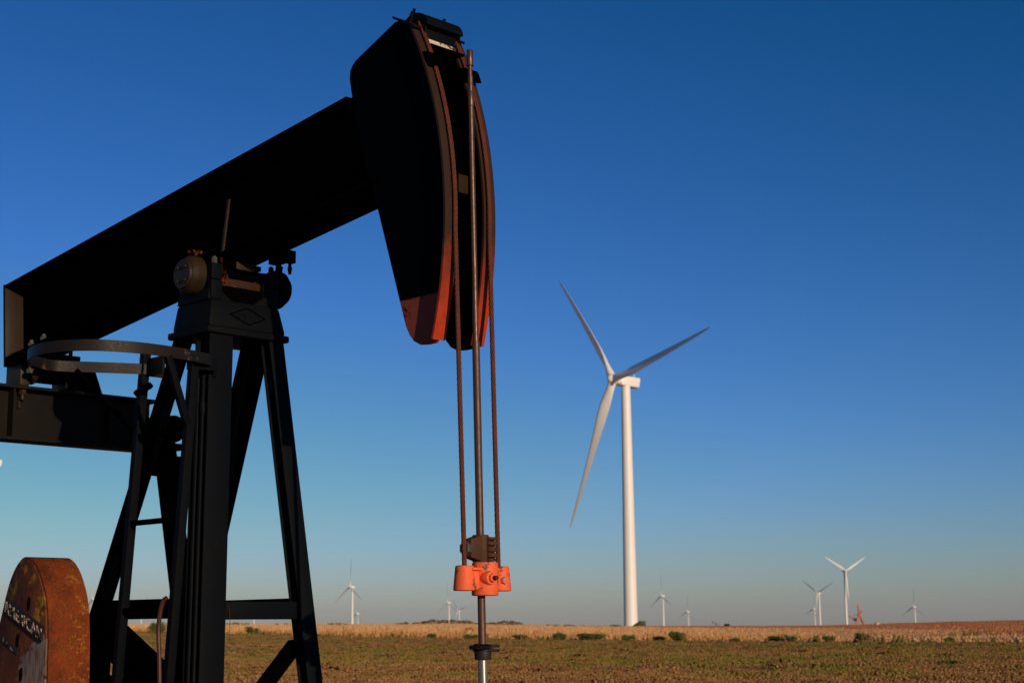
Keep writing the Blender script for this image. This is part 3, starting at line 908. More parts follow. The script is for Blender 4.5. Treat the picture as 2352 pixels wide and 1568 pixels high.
# ------------------------------------------------------------------ wind turbines
def make_turbine():
    root = empty('wind_turbine', (0, 0, 0))
    q = MB(0)
    rings = [(-40, 2.35), (0, 2.2), (20, 2.02), (40, 1.82), (60, 1.62), (78.2, 1.45)]
    g = bmesh.new()
    n = 40
    vr = [[g.verts.new((r * cos(2 * pi * k / n), r * sin(2 * pi * k / n), z)) for k in range(n)] for z, r in rings]
    for A, Bv in zip(vr, vr[1:]):
        for k in range(n):
            g.faces.new((A[k], A[(k + 1) % n], Bv[(k + 1) % n], Bv[k]))
    g.faces.new(vr[-1]); g.faces.new(vr[0][::-1])
    q._merge(g)
    q.build('tower', GREYW, root)
    # nacelle: rounded box, axis +x is the wind side
    q = MB(0)
    q.hexa([(2.6, -1.5, -1.7), (2.6, 1.5, -1.7), (-4.6, 1.6, -1.6), (-4.6, -1.6, -1.6), (2.6, -1.5, 1.5), (2.6, 1.5, 1.5), (-4.9, 1.6, 1.75), (-4.9, -1.6, 1.75)], 0.45)
    q.cyl((2.4, 0, -0.05), (3.6, 0, 0), 1.45, 1.25, n=32)
    nac = q.build('nacelle', GREYW, root)
    nac.location = (0, 0, 80 - 0.43); nac.rotation_euler = (0, radians(-5), 0)
    q = MB(0); q.cyl((-3.6, 0.5, 1.6), (-3.6, 0.5, 2.6), 0.06, n=6); q.cyl((-3.6, 0.5, 2.5), (-3.6, 0.5, 2.9), 0.18, n=8)
    q.build('wind_sensor', GREYW, nac)
    # hub with spinner
    g = bmesh.new()
    prof = [(-1.45, 1.25), (-1.2, 1.55), (-0.4, 1.70), (0.5, 1.62), (1.3, 1.30), (1.9, 0.75), (2.15, 0.25)]
    n = 32
    vr = [[g.verts.new((x, r * cos(2 * pi * k / n), r * sin(2 * pi * k / n))) for k in range(n)] for x, r in prof]
    for A, Bv in zip(vr, vr[1:]):
        for k in range(n):
            g.faces.new((A[k], A[(k + 1) % n], Bv[(k + 1) % n], Bv[k]))
    g.faces.new(vr[-1]); g.faces.new(vr[0])
    bmesh.ops.recalc_face_normals(g, faces=g.faces)
    q = MB(0); q._merge(g)
    hub = q.build('rotor_hub', GREYW, root)
    hub.location = (5.0, 0, 80)
    # blade: span +z, suction side away from the wind; chord twists along the span
    g = bmesh.new()
    st = [(1.0, 2.2, 1.0, 24), (3.0, 2.25, 0.98, 23), (5.5, 2.7, 0.70, 20), (9.0, 3.4, 0.42, 16), (13.0, 3.35, 0.30, 12), (18, 2.9, 0.25, 9), (25, 2.35, 0.22, 6), (33, 1.8, 0.19, 3.5), (41, 1.25, 0.17, 1.5), (47, 0.85, 0.16, 0.5), (49.3, 0.5, 0.16, 0), (50, 0.12, 0.2, 0)]
    rr = []
    n = 24
    for z, c, t, tw in st:
        c *= 1.14
        a = -radians(tw + 10)
        row = []
        for k in range(n):
            th = 2 * pi * k / n
            x = (cos(th) * 0.5 + 0.18 * (1 - t)) * c       # chordwise
            y = sin(th) * 0.5 * t * c * (0.55 + 0.45 * cos(th) if t < 0.8 else 1.0)
            # chord along -y' (tangential), thickness along x'; twist about z
            X, Y = y, x
            row.append(g.verts.new((X * cos(a) - Y * sin(a) + 0.0006 * z * z, X * sin(a) + Y * cos(a), z)))
        rr.append(row)
    for A, Bv in zip(rr, rr[1:]):
        for k in range(n):
            g.faces.new((A[k], A[(k + 1) % n], Bv[(k + 1) % n], Bv[k]))
    g.faces.new(rr[-1]); g.faces.new(rr[0])
    bmesh.ops.recalc_face_normals(g, faces=g.faces)
    q = MB(0); q._merge(g)
    b0 = q.build('blade', GREYW, hub)
    for k in (1, 2):
        c = b0.copy(); COL.objects.link(c); c.parent = hub
        c.rotation_euler = (k * 2 * pi / 3, 0, 0)
    return root


def kids(o):
    return [c for c in bpy.data.objects if c.parent == o]


def copy_tree(o, parent=None):
    c = o.copy()
    COL.objects.link(c)
    c.parent = parent
    for k in kids(o):
        copy_tree(k, c)
    return c


proto = make_turbine()
TG = 'white wind turbines standing across the plain'
# hub position (x, y, z), yaw of the rotor axis, blade angle, label
TURB = [
    ((32.17, 494, 78.66), 57, 10, 'largest white wind turbine, standing right of the wire ropes'),
    ((-283.4, 2733, 69.65), 52, 92, 'distant wind turbine between right support leg and wire ropes, taller of two'),
    ((-519.7, 5235, 44.19), 56, 86, 'tiny wind turbine just right of the taller one beyond the right support leg'),
    ((-171.7, 4077, 59.76), 52, 96, 'small white wind turbine left of the rod below the carrier bar, larger of that pair'),
    ((-176.9, 4980, 48.84), 52, 14, 'tiny wind turbine close to the rod with blades spread in a V'),
    ((342.0, 3689, 66.22), 60, 94, 'white wind turbine just right of the largest one, its upper blade bright and upright'),
    ((541.4, 4980, 39.25), 56, 88, 'small wind turbine, second to the right of the largest tower'),
    ((638.5, 3338, 62.95), 52, 26, 'wind turbine with dark V-shaped upper blades, in front of a smaller turbine on the right'),
    ((1090.5, 5786, 50.68), 58, 84, 'tiny wind turbine overlapped by the one with dark V-shaped blades'),
    ((603.2, 2873, 93.74), -22, 30, 'tall pale wind turbine facing the viewer, beside the orange pump jack wreck'),
    ((1132.9, 4506, 43.63), 58, 90, 'wind turbine alone above the brown rise at the far right'),
    ((-982.4, 3689, 70.28), 58, 98, 'distant wind turbine between the rusty counterweight and the ladder'),
]
def tpos(p, psi):
    a = Vector((sin(radians(psi)), cos(radians(psi)), 0))
    return Vector(p) + a * 5.0 - Vector((0, 0, 80))
h = at(322, 1398, 5400); TURB.append(((h.x, h.y, h.z), 54, 95, 'tiny wind turbine half hidden by the cross beam beside the ladder'))
h = at(580.5, 1401, 5000); TURB.append(((h.x, h.y, h.z), 54, 96, 'tiny wind turbine half hidden behind the cross beam between the front legs'))
h = at(-44, 1058, 745); TURB.append(((h.x, h.y, h.z), 54, 28, 'big wind turbine cut off by the left edge, only its nacelle end showing'))
for i, (p, psi, th, lab) in enumerate(TURB):
    o = proto if i == 0 else copy_tree(proto)
    o.location = tpos(p, psi)
    o.rotation_euler = (0, 0, atan2(-cos(radians(psi)), -sin(radians(psi))))
    tag(o, lab, 'wind turbine', TG)
    for c in kids(o):
        if c.name.startswith('rotor_hub'):
            c.rotation_euler = (radians(th - 90), radians(-5), 0)

# ------------------------------------------------------------------ the ground
RIDGE = [(-900, 1440), (0, 1433), (300, 1434), (560, 1434), (800, 1434), (1030, 1432), (1176, 1434), (1300, 1437), (1450, 1437), (1700, 1437), (1850, 1436.3), (1950, 1434.5), (2100, 1430), (2200, 1427), (2352, 1424), (2700, 1419), (3400, 1420)]
DR = 520.0


def ridge_z(px):
    px = max(-890, min(3390, px))
    for (x0, y0), (x1, y1) in zip(RIDGE, RIDGE[1:]):
        if x0 <= px <= x1:
            f = (px - x0) / (x1 - x0)
            f = f * f * (3 - 2 * f)
            y = y0 + (y1 - y0) * f
            return 1.6 + (horizon_px(px) - y) * DR / FPX
    return 1.6


def edge(x, y):
    return y + 1.45 * x - 169


def ground_z(x, y, detail=True):
    d = hypot(x, y)
    if y > 1:
        px = XH + FH * x / y
        zr = ridge_z(px)
    else:
        zr = 1.6
    if d < 90:
        z = 0.0
    elif d < DR:
        t = (d - 90) / (DR - 90)
        z = zr * (0.35 * t + 0.65 * t * t * (3 - 2 * t)) * min(1.0, t * 3)
    else:
        t = min(1.0, (d - DR) / 1800)
        z = zr + (-26 - zr) * t * t * (3 - 2 * t)
    if detail and 8 < d < 420:
        p = Vector((x, y, 0))
        a = min(1.0, (d - 8) / 20)
        if edge(x, y) < 0:
            h = noise.noise(p * 0.12) * 0.09 + noise.noise(p * 0.45 + Vector((9, 3, 1))) * 0.09 + noise.noise(p * 1.3 + Vector((4, 7, 2))) * 0.035 + noise.noise(p * 3.1) * 0.015
            z += h * a
        else:
            z += noise.noise(p * 0.08) * 0.12 * a
    return z


def make_ground():
    ds = [0.0, 3, 8, 14, 20, 26, 32]
    d = 36.0
    while d < 60: ds.append(d); d += 0.16 * (d / 36) ** 1.4
    while d < 240: ds.append(d); d += 0.45 * (d / 60) ** 1.5
    while d < 700: ds.append(d); d *= 1.03
    while d < 13000: ds.append(d); d *= 1.22
    ds.append(14000)
    angs = []
    a = -180.0
    while a < -24: angs.append(a); a += 6
    a = -24.0
    while a <= 24: angs.append(a); a += 48 / 620
    a = 30.0
    while a < 180: angs.append(a); a += 6
    verts, faces = [], []
    for d in ds:
        for a in angs:
            x, y = d * sin(radians(a)), d * cos(radians(a))
            verts.append((x, y, ground_z(x, y, abs(a) < 27)))
    n = len(angs)
    for i in range(len(ds) - 1):
        for k in range(n):
            k2 = (k + 1) % n
            q = (i * n + k, i * n + k2, (i + 1) * n + k2, (i + 1) * n + k)
            faces.append(q if i else (q[0], q[2], q[3]))
    me = bpy.data.meshes.new('ground')
    me.from_pydata(verts, [], faces)
    me.shade_smooth()
    mt, nt, bs = new_mat('dry_pasture_and_stubble')
    v = coords(nt)
    sep = N(nt, 'ShaderNodeSeparateXYZ'); nt.links.new(v, sep.inputs[0])
    n_big, n_mid, n_fine, n_x = tnoise(nt, v, 0.11, 4, 0.6), tnoise(nt, v, 0.55, 6, 0.65), tnoise(nt, v, 3.2, 6, 0.7), tnoise(nt, v, 13, 4, 0.65)
    e = math2(nt, 'ADD', math2(nt, 'ADD', sep.outputs['Y'], math2(nt, 'MULTIPLY', sep.outputs['X'], 1.45)), -169.0)
    e = math2(nt, 'ADD', e, math2(nt, 'MULTIPLY', math2(nt, 'SUBTRACT', n_mid, 0.5), 10.0))
    soil = mixc(nt, ramp(nt, n_mid, 0.35, 0.62), (0.24, 0.128, 0.055), (0.37, 0.212, 0.098))
    soil = mixc(nt, ramp(nt, n_fine, 0.52, 0.70), soil, (0.48, 0.30, 0.145))
    soil = mixc(nt, ramp(nt, n_x, 0.58, 0.74), soil, (0.13, 0.065, 0.035))
    gm = math2(nt, 'ADD', math2(nt, 'MULTIPLY', n_big, 0.62), math2(nt, 'MULTIPLY', n_mid, 0.38))
    green = mixc(nt, ramp(nt, n_fine, 0.4, 0.65), (0.14, 0.15, 0.03), (0.27, 0.23, 0.065))
    # greener a little away from the worn yard
    far = ramp(nt, sep.outputs['Y'], 42, 85)
    gmask = math2(nt, 'MULTIPLY', ramp(nt, gm, 0.44, 0.56), far)
    past = mixc(nt, math2(nt, 'MULTIPLY', gmask, 0.85), soil, green)
    # stubble field: pale straw with faint rows, browner on the far rise
    row = N(nt, 'ShaderNodeTexWave', wave_type='BANDS', bands_direction='Y')
    row.inputs['Scale'].default_value = 0.05
    row.inputs['Distortion'].default_value = 6.0
    row.inputs['Detail'].default_value = 3
    rv = N(nt, 'ShaderNodeMapping'); rv.inputs['Rotation'].default_value = (0, 0, radians(-8)); nt.links.new(v, rv.inputs['Vector']); nt.links.new(rv.outputs[0], row.inputs['Vector'])
    straw = mixc(nt, ramp(nt, n_mid, 0.3, 0.7), (0.58, 0.34, 0.18), (0.76, 0.49, 0.28))
    straw = mixc(nt, math2(nt, 'MULTIPLY', row.outputs['Fac'], 0.45), straw, (0.45, 0.25, 0.15))
    brown = mixc(nt, ramp(nt, n_big, 0.35, 0.65), (0.46, 0.19, 0.08), (0.38, 0.15, 0.065))
    fr = math2(nt, 'ADD', sep.outputs['Y'], math2(nt, 'MULTIPLY', math2(nt, 'SUBTRACT', n_big, 0.5), 90.0))
    fm = math2(nt, 'MULTIPLY', ramp(nt, fr, 300, 350), ramp(nt, math2(nt, 'ADD', sep.outputs['X'], math2(nt, 'MULTIPLY', sep.outputs['Y'], -0.10)), -15, 20))
    field = mixc(nt, fm, straw, brown)
    c = mixc(nt, ramp(nt, e, -1.0, 1.5), past, mixc(nt, ramp(nt, e, 0.5, 9.0), (0.10, 0.085, 0.02), field))
    nt.links.new(c, bs.inputs['Base Color'])
    bs.inputs['Roughness'].default_value = 0.95
    bs.inputs['Specular IOR Level'].default_value = 0.05
    bump(nt, bs, math2(nt, 'ADD', n_fine, math2(nt, 'MULTIPLY', n_x, 0.5)), 1.0, 0.35)
    me.materials.append(mt)
    o = bpy.data.objects.new('ground', me)
    COL.objects.link(o)
    tag(o, kind='structure')
    return o


make_ground()


def leaf_mat(name, c1, c2, c3, scale=0.6):
    mt, nt, bs = new_mat(name)
    g = N(nt, 'ShaderNodeNewGeometry')
    n1 = tnoise(nt, coords(nt), scale, 4, 0.6)
    c = mixc(nt, g.outputs['Random Per Island'], c1, c2)
    c = mixc(nt, math2(nt, 'MULTIPLY', ramp(nt, n1, 0.48, 0.66), 0.8), c, c3)
    nt.links.new(c, bs.inputs['Base Color'])
    bs.inputs['Roughness'].default_value = 0.8
    bs.inputs['Specular IOR Level'].default_value = 0.1
    return mt


STRAW = leaf_mat('dry_standing_grass', (0.50, 0.285, 0.125), (0.72, 0.465, 0.24), (0.38, 0.185, 0.07), 0.12)
STUB = leaf_mat('cut_stubble', (0.38, 0.215, 0.110), (0.54, 0.335, 0.18), (0.31, 0.165, 0.085), 0.05)
BROWNF = leaf_mat('brown_rise_grass', (0.33, 0.135, 0.06), (0.40, 0.17, 0.075), (0.26, 0.105, 0.05), 0.04)
WEED = leaf_mat('green_yellow_weeds', (0.13, 0.105, 0.025), (0.27, 0.18, 0.055), (0.075, 0.075, 0.016), 0.2)
TUFT = leaf_mat('low_grass_tufts', (0.13, 0.13, 0.018), (0.205, 0.175, 0.030), (0.31, 0.20, 0.07), 0.35)
DRYT = leaf_mat('dead_grass_clumps', (0.215, 0.112, 0.040), (0.34, 0.190, 0.073), (0.17, 0.088, 0.034), 0.35)
LEAF = leaf_mat('bush_leaves', (0.042, 0.075, 0.010), (0.085, 0.115, 0.020), (0.15, 0.14, 0.03), 1.2)
LEAFD = leaf_mat('horizon_shrub_leaves', (0.045, 0.040, 0.011), (0.085, 0.065, 0.018), (0.15, 0.09, 0.03), 0.15)


def blades(name, items, mat, label, cat):
    """items: (x, y, z, height, width, lean) -> crossed little triangles, one mesh"""
    vs, fs = [], []
    for x, y, z, h, w, ln in items:
        a = random.uniform(0, pi)
        lx, ly = random.gauss(0, ln) * h, random.gauss(0, ln) * h
        for k in range(2):
            aa = a + k * pi / 2
            dx, dy = cos(aa) * w / 2, sin(aa) * w / 2
            i = len(vs)
            vs += [(x - dx, y - dy, z - 0.03), (x + dx, y + dy, z - 0.03), (x + lx + dx * 0.25, y + ly + dy * 0.25, z + h), (x + lx - dx * 0.25, y + ly - dy * 0.25, z + h)]
            fs.append((i, i + 1, i + 2, i + 3))
    me = bpy.data.meshes.new(name)
    me.from_pydata(vs, [], fs)
    me.materials.append(mat)
    o = bpy.data.objects.new(name, me)
    COL.objects.link(o)
    tag(o, label, cat, kind='stuff')
    return o


def frame_x(y, margin=1.12):
    return y * 0.3274 * margin


# standing dry grass beyond the field edge: tall on the left and centre, thinning to stubble on the right
it, itn = [], []
for k in range(60000):
    y = 95 + 260 * random.random() ** 1.5
    x = random.uniform(-1, 1) * frame_x(y)
    e = edge(x, y)
    if e < 2 + random.random() * 3: continue
    px = XH + FH * x / y
    dens = max(0.0, min(1.0, (1950 - px) / 700))
    if random.random() > 0.10 + 0.9 * dens: continue
    patch = noise.noise(Vector((x, y, 0)) * 0.09) * 0.5 + noise.noise(Vector((x, y, 3)) * 0.35) * 0.4
    h = (0.20 + 0.50 * dens) * (1 + 0.55 * patch) * random.uniform(0.7, 1.25)
    (itn if e < 14 + 22 * random.random() ** 2 and random.random() < 0.85 else it).append((x, y, ground_z(x, y), max(0.12, h * (0.8 if e < 20 else 1)), random.uniform(0.10, 0.28), 0.12))
blades('tall_dry_grass', it, STRAW, 'band of pale dry standing grass across the middle distance', 'dry grass')
blades('tawny_grass', itn, leaf_mat('tawny_edge_grass', (0.44, 0.22, 0.075), (0.58, 0.33, 0.14), (0.28, 0.15, 0.04), 0.2), 'darker tawny grass in front of the pale dry grass', 'dry grass')

# cut stubble over the rest of the field, red-brown grass on the far rise to the right
it, itb = [], []
for k in range(70000):
    y = sqrt(random.uniform(95 ** 2, 545 ** 2))
    x = random.uniform(-1, 1) * frame_x(y)
    if edge(x, y) < 3: continue
    px = XH + FH * x / y
    far = y + noise.noise(Vector((x, y, 2)) * 0.02) * 45 > 330 - 160 * max(0.0, min(1.0, (px - 1850) / 450)) and px + noise.noise(Vector((x, y, 4)) * 0.03) * 120 > 1480
    h = random.uniform(0.08, 0.18) * (1 + 0.5 * noise.noise(Vector((x * 0.05, y * 0.25, 1))))
    (itb if far else it).append((x, y, ground_z(x, y), h, random.uniform(0.35, 0.9), 0.2))
blades('stubble', it, STUB, 'short pale stubble covering the mown field', 'stubble')
blades('brown_grass', itb, BROWNF, 'short red-brown grass on the far rise to the right', 'grass')

# green weedy edge
it = []
for k in range(9000):
    y = random.uniform(95, 260)
    x = random.uniform(-1, 1) * frame_x(y)
    e = edge(x, y) + random.gauss(0, 1.5)
    if not -2.5 < e < 4: continue
    it.append((x, y, ground_z(x, y), random.uniform(0.12, 0.45) * (1 + 0.8 * noise.noise(Vector((x, y, 8)) * 0.15)), random.uniform(0.2, 0.5), 0.25))
for k in range(22):        # taller yellow-green weeds in the dry grass
    px = random.uniform(300, 2352)
    y0 = random.uniform(105, 240)
    x0 = (px - XH) / FH * y0
    if edge(x0, y0) < 3 or edge(x0, y0) > 60: continue
    sp = random.uniform(0.6, 2.2)
    for j in range(int(26 * sp)):
        x, y = x0 + random.gauss(0, sp), y0 + random.gauss(0, 1.2)
        it.append((x, y, ground_z(x, y), random.uniform(0.15, 0.65), random.uniform(0.12, 0.3), 0.35))
blades('weeds', it, WEED, 'low green and yellow weeds along the edge of the dry grass', 'weeds')

# tufts and dead clumps on the pasture
it, it2 = [], []
for k in range(150000):
    y = sqrt(random.uniform(38 ** 2, 245 ** 2)) if k % 3 else 38 + 60 * random.random()
    x = random.uniform(-1, 1) * frame_x(y)
    if edge(x, y) > 4: continue
    p = Vector((x, y, 0))
    g = noise.noise(p * 0.075) + 0.6 * noise.noise(p * 0.22 + Vector((2, 2, 5))) + 0.35 * noise.noise(p * 0.8)
    z = ground_z(x, y)
    hh = 1 + 0.7 * noise.noise(p * 0.5 + Vector((1, 5, 2)))
    if g > -0.20 + 0.35 * random.random() + max(0, (60 - y) / 30) and random.random() < 0.8:
        it.append((x, y, z, random.uniform(0.025, 0.07) * hh, random.uniform(0.12, 0.45), 0.9))
    else:
        it2.append((x, y, z, random.uniform(0.015, 0.06) * hh, random.uniform(0.12, 0.5), 0.9))
for k in range(420):       # bigger dead clumps and a few green ones
    y = sqrt(random.uniform(40 ** 2, 160 ** 2))
    x = random.uniform(-1, 1) * frame_x(y)
    if edge(x, y) > -3: continue
    sp, dst = random.uniform(0.15, 0.6), (it2 if random.random() < 0.78 else it)
    for j in range(int(70 * sp)):
        xx, yy = x + random.gauss(0, sp), y + random.gauss(0, sp)
        q_ = math.exp(-((xx - x) ** 2 + (yy - y) ** 2) / (2 * sp * sp))
        dst.append((xx, yy, ground_z(xx, yy), (0.6 if y < 52 else 1.0) * (0.04 + 0.16 * q_ * min(1, sp * 2.2)) * random.uniform(0.6, 1.1), random.uniform(0.2, 0.5), 1.0))
blades('grass_tufts', it, TUFT, 'short green and yellow grass tufts over the brown pasture', 'grass')
blades('dead_grass', it2, DRYT, 'brown clumps of dead grass scattered over the pasture', 'dead grass')


# ------------------------------------------------------------------ bushes
def make_bush(seed, leaves=1500):
    rnd = random.Random(seed)
    vs, fs = [], []
    lobes = [(rnd.uniform(-0.55, 0.55), rnd.uniform(-0.4, 0.4), rnd.uniform(0.2, 0.62), rnd.uniform(0.24, 0.42)) for _ in range(9)]
    for k in range(leaves):
        lx, ly, lz, lr = rnd.choice(lobes)
        d = Vector((rnd.gauss(0, 1), rnd.gauss(0, 1), rnd.gauss(0, 1))).normalized() * lr * rnd.random() ** 0.4
        p = Vector((lx, ly, lz)) + d
        if p.z < 0.0: p.z = abs(p.z) * 0.5
        n1 = Vector((rnd.gauss(0, 1), rnd.gauss(0, 1), rnd.gauss(0, 1))).normalized()
        n2 = n1.orthogonal().normalized()
        s = rnd.uniform(0.03, 0.085)
        i = len(vs)
        vs += [p - n1 * s, p + n2 * s * 0.6, p + n1 * s, p - n2 * s * 0.6]
        fs.append((i, i + 1, i + 2, i + 3))
    me = bpy.data.meshes.new('bush')
    me.from_pydata([tuple(v) for v in vs], [], fs)
    me.materials.append(LEAF)
    return me


bmesh_set = [make_bush(k) for k in range(5)]
stem = MB(0)
for k in range(7):
    a = k * 0.9
    stem.tube([(0.05 * cos(a), 0.05 * sin(a), -0.08), (0.2 * cos(a), 0.2 * sin(a), 0.25), (0.35 * cos(a), 0.3 * sin(a), 0.55)], [0.03, 0.02, 0.008], 5)
stem_o = stem.build('stem_mesh', RUSTB)
stem_me = stem_o.data
bpy.data.objects.remove(stem_o)
# pixel x, base y, width px, height px, label
BUSH = [
    (355, 1473, 36, 24, 'rounded dark green bush seen between the ladder rails'),
    (582, 1471, 28, 20, 'dark green bush between the two front support legs'),
    (722, 1468, 16, 8, 'low green bush just right of the right support leg'),
    (992, 1469, 22, 12, 'small green bush left of the rod, about halfway to the right leg'),
    (1083, 1469, 28, 12, 'low bush touching the left side of the rod'),
    (1075, 1456, 22, 14, 'yellowish weed bush in the dry grass behind the rod'),
    (1200, 1470, 34, 12, 'low olive bush a little right of the rod'),
    (1283, 1470, 30, 18, 'compact dark bush second right of the rod'),
    (1357, 1471, 60, 16, 'widest dark green bush, left of the largest tower'),
    (1443, 1472, 26, 15, 'round dark bush below the base of the largest tower'),
    (1515, 1472, 34, 12, 'low bush right of the largest tower, beside a taller bush'),
    (1560, 1472, 36, 24, 'tall lopsided bush right of the largest tower'),
    (1686, 1472, 20, 10, 'tiny pale green bush below the distant dark tank'),
    (1778, 1473, 36, 14, 'olive weed bush left of a darker bush'),
    (1812, 1475, 28, 15, 'dark bush below the turbine with V-shaped blades'),
    (1900, 1475, 26, 14, 'straggly olive bush left of the roundest bush'),
    (1982, 1476, 32, 23, 'roundest bright green bush on the right, below the orange wreck'),
    (2178, 1477, 22, 15, 'yellowish bush at the far right of the field edge'),
]
GB = 'bushes along the field edge'
for i, (px, py, wpx, hpx, lab) in enumerate(BUSH):
    # distance along the line of sight where the field edge runs
    k = (px - XH) / FH
    dist = 169 / (1 + 1.45 * k)
    if py < 1460: dist *= 1.25
    dist = min(dist, 235)
    x = k * dist
    r = empty('bush', (x, dist, ground_z(x, dist) - 0.03), random.uniform(-0.5, 0.5))
    sc = dist / FPX
    tag(r, lab, 'bush', GB)
    o = bpy.data.objects.new('foliage', bmesh_set[i % 5]); COL.objects.link(o); o.parent = r
    o.scale = (wpx * sc / 1.2, wpx * sc / 1.3, hpx * sc * 1.15)
    s_ = bpy.data.objects.new('stems', stem_me); COL.objects.link(s_); s_.parent = r
    s_.scale = o.scale

# dark shrubs on the skyline, left of the largest tower
vs, fs = [], []
for k in range(9000):
    px = random.choice([random.uniform(480, 760), random.uniform(760, 980), random.uniform(960, 1240), random.uniform(1230, 1425), random.uniform(280, 480)])
    hgt = max(0.0, 0.5 + 0.9 * noise.noise(Vector((px * 0.016, 1.3, 0))) + 0.5 * noise.noise(Vector((px * 0.06, 7, 0)))) * (0.95 if 930 < px < 1200 else 0.55)
    if hgt < 0.25: continue
    y = random.uniform(440, 520)
    x = (px - XH) / FH * y
    z = ground_z(x, y, False) + random.random() ** 0.7 * hgt * 1.5 - 0.1
    p = Vector((x, y, z))
    n1 = Vector((random.gauss(0, 1), random.gauss(0, 1), random.gauss(0, 1))).normalized()
    n2 = n1.orthogonal().normalized()
    s = random.uniform(0.15, 0.34)
    i = len(vs)
    vs += [tuple(p - n1 * s), tuple(p + n2 * s * 0.7), tuple(p + n1 * s), tuple(p - n2 * s * 0.7)]
    fs.append((i, i + 1, i + 2, i + 3))
me = bpy.data.meshes.new('skyline_shrubs'); me.from_pydata(vs, [], fs); me.materials.append(LEAFD)
o = bpy.data.objects.new('skyline_shrubs', me); COL.objects.link(o)
tag(o, 'uneven belt of dark shrubs along the skyline left of the largest tower', 'shrubs', kind='stuff')

# ------------------------------------------------------------------ small things on the skyline
def ground_at(px, dist):
    x = (px - XH) / FH * dist
    return Vector((x, dist, ground_z(x, dist, False)))


# green equipment box at the big turbine's foot
g = ground_at(1468, 484)
r = empty('equipment_box', g); tag(r, 'dark green equipment box beside the foot of the largest tower', 'equipment box')
q = MB(0)
q.hexa([(-0.1, -1.0, 0), (2.0, -1.0, 0), (2.0, 1.0, 0), (-0.1, 1.0, 0), (-0.1, -1.0, 1.55), (2.0, -1.0, 1.55), (2.0, 1.0, 1.55), (-0.1, 1.0, 1.55)], 0.06)
q.box(-0.2, 2.1, -1.08, 1.08, 1.552, 1.64, 0.02)
bo = q.build('cabinet', GREENB, r)
q = MB(0); q.hexa([(-2.1, -0.9, 0), (-0.12, -0.9, 0), (-0.12, 0.9, 0), (-2.1, 0.9, 0), (-1.9, -0.9, 0.35), (-0.12, -0.9, 1.45), (-0.12, 0.9, 1.45), (-1.9, 0.9, 0.35)], 0.05)
q.build('sloped_cover', worn('black_green_paint', (0.012, 0.02, 0.014), (0.016, 0.024, 0.016), (0.03, 0.03, 0.02), 0.7, 2, 0.6), r)
q = MB(0); q.box(-2.4, 2.4, -1.3, 1.3, -0.3, 0.05, 0.02); q.build('plinth', PALE, r)


def small_jack(name, pos, rz, scale, mat, label, broken=False):
    r = empty(name, pos, rz)
    r.scale = (scale,) * 3
    tag(r, label, 'pump jack')
    q = MB(0)
    for su in (1, -1):
        for sw in (1, -1):
            q2 = MB(0)
            q2.beam((su * 0.9, sw * 0.55, -0.3), (su * 0.10, sw * 0.12, 3.3), 0.2, 0.2, 0.01)
            q2.build('support_leg', mat, r)
    q.beam((-2.6, 0, 3.55 - 1.1), (2.4, 0, 3.6 + 1.0), 0.42, 0.26, 0.02, (0, 0, 1))
    bm_ = q.build('walking_beam', mat, r)
    q = MB(0)
    q.prism([(2.2, 5.35), (2.55, 5.25), (2.85, 4.7), (2.9, 4.1), (2.75, 3.4), (2.5, 3.3), (2.3, 4.0)], -0.16, 0.16, 0.02)
    q.build('horse_head', mat, bm_)
    q = MB(0); q.beam((-2.5, 0, 2.5), (-1.7, 0, 0.9), 0.16, 0.5, 0.01); q.build('pitman_arm', mat, r)
    q = MB(0); q.prism([(-2.2, 0.4), (-1.2, 0.3), (-1.1, 1.1), (-1.6, 1.5), (-2.2, 1.2)], -0.5, 0.5, 0.02); q.build('counterweight', mat, r)
    return r


# the orange one right of the pale turbine: steep upright beam, seen end on, with splayed legs
g = ground_at(1971, 432)
S = 432 / FH                                   # metres per pixel there
r = empty('orange_pump_jack', g)
tag(r, 'distant faded orange pump jack with upright beam and splayed legs, right of the pale turbine', 'pump jack')
def zpx(y): return (1434.5 - y) * S
def xpx(x): return (x - 1971) * S
q = MB(0); q.beam((xpx(1960.5), 0.5, -0.4), (xpx(1979.7), 0.1, zpx(1399.4)), 0.50, 0.36, 0.03); q.build('support_leg', PUMPOR, r)
q = MB(0); q.beam((xpx(1986.5), 0.6, -0.4), (xpx(1975.5), 0.0, zpx(1411)), 0.32, 0.32, 0.02); q.build('support_leg', PUMPOR, r)
q = MB(0); q.beam((xpx(1984.5), -0.7, -0.4), (xpx(1974.5), -0.1, zpx(1409)), 0.26, 0.26, 0.02); q.build('support_leg', PUMPOR, r)
q = MB(0); q.beam((xpx(1973.8), 0.2, zpx(1411)), (xpx(1972.4), -0.4, zpx(1386.5)), 0.36, 0.34, 0.03); hb = q.build('walking_beam', PUMPOR, r)
q = MB(0); q.hexa([(xpx(1970.5), -0.3, zpx(1413)), (xpx(1976.5), -0.3, zpx(1412)), (xpx(1976.5), 0.3, zpx(1412)), (xpx(1970.5), 0.3, zpx(1413)), (xpx(1971.5), -0.3, zpx(1405)), (xpx(1979), -0.3, zpx(1403)), (xpx(1979), 0.3, zpx(1403)), (xpx(1971.5), 0.3, zpx(1405))], 0.03); q.build('saddle', PUMPOR, r)
q = MB(0); q.beam((xpx(1951), -0.6, zpx(1411)), (xpx(1964), -0.2, zpx(1421)), 0.24, 0.24, 0.02); q.build('crank_arm', PUMPOR, r)
q = MB(0); q.prism([(xpx(1960), zpx(1422)), (xpx(1966), zpx(1424)), (xpx(1969), zpx(1418)), (xpx(1964), zpx(1416))], -0.5, 0.2, 0.02); q.build('counterweight', worn('dark_brown_iron', (0.05, 0.034, 0.026), (0.07, 0.045, 0.03), (0.12, 0.07, 0.04), 0.6, 2, 0.7), r)
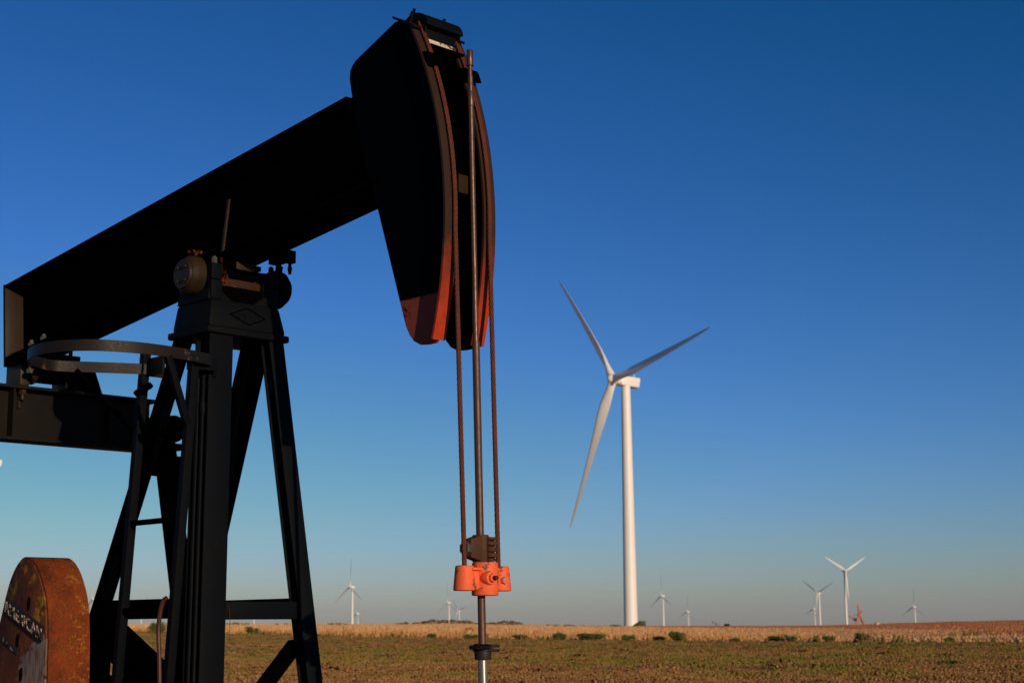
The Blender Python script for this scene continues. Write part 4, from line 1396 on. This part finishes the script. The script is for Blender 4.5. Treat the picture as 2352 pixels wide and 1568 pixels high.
q = MB(0); q.tube([(xpx(1960), -0.3, zpx(1419)), (xpx(1963), -0.2, zpx(1409)), (xpx(1970), -0.2, zpx(1411))], 0.05, 6); q.build('guard_rail', RUSTB, r)

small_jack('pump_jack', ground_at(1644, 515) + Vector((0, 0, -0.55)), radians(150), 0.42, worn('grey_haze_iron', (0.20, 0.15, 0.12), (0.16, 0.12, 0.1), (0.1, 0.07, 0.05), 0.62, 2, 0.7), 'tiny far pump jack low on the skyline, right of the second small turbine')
g = ground_at(1669.5, 512)
r = empty('storage_tank', g); tag(r, 'tiny dark tank low on the skyline beside the far pump jack', 'tank')
q = MB(0); q.cyl((0, -0.9, 0.3), (0, 0.9, 0.3), 0.5, n=20, bev=0.15)
r.rotation_euler = (0, 0, radians(80))
q.build('tank_shell', BLACK2, r)
q = MB(0); q.box(-0.6, 0.6, -1.0, -0.8, -0.3, 0.2, 0.01); q.box(-0.6, 0.6, 0.8, 1.0, -0.3, 0.2, 0.01); q.build('saddle_support', BLACK2, r)
g = ground_at(2014, 445)
r = empty('stock_tank', g + Vector((0, 0, -0.1))); tag(r, 'small pale tank on the brown rise right of the orange pump jack', 'tank')
q = MB(0); q.cyl((0, 0, -0.2), (0, 0, 0.75), 0.68, n=20, bev=0.06); q.build('tank_shell', PALE, r)
q = MB(0); q.cyl((0, 0, 0.75), (0, 0, 1.0), 0.62, 0.12, n=20); q.build('tank_lid', PALE, r)

# ------------------------------------------------------------------ the evening haze over the plain
g = bmesh.new()
bmesh.ops.create_cube(g, size=1.0)
bmesh.ops.scale(g, vec=(32000, 32000, 260), verts=g.verts)
bmesh.ops.translate(g, vec=(0, 0, 30), verts=g.verts)
me = bpy.data.meshes.new('haze'); g.to_mesh(me); g.free()
mt = bpy.data.materials.new('haze_air'); mt.use_nodes = True
nt = mt.node_tree
nt.nodes.remove(nt.nodes['Principled BSDF'])
pv = nt.nodes.new('ShaderNodeVolumePrincipled')
pv.inputs['Color'].default_value = (0.74, 0.86, 1.0, 1)
pv.inputs['Density'].default_value = 4.0e-5
pv.inputs['Anisotropy'].default_value = 0.0
nt.links.new(pv.outputs[0], nt.nodes['Material Output'].inputs['Volume'])
me.materials.append(mt)
o = bpy.data.objects.new('haze', me); COL.objects.link(o)
tag(o, kind='stuff')
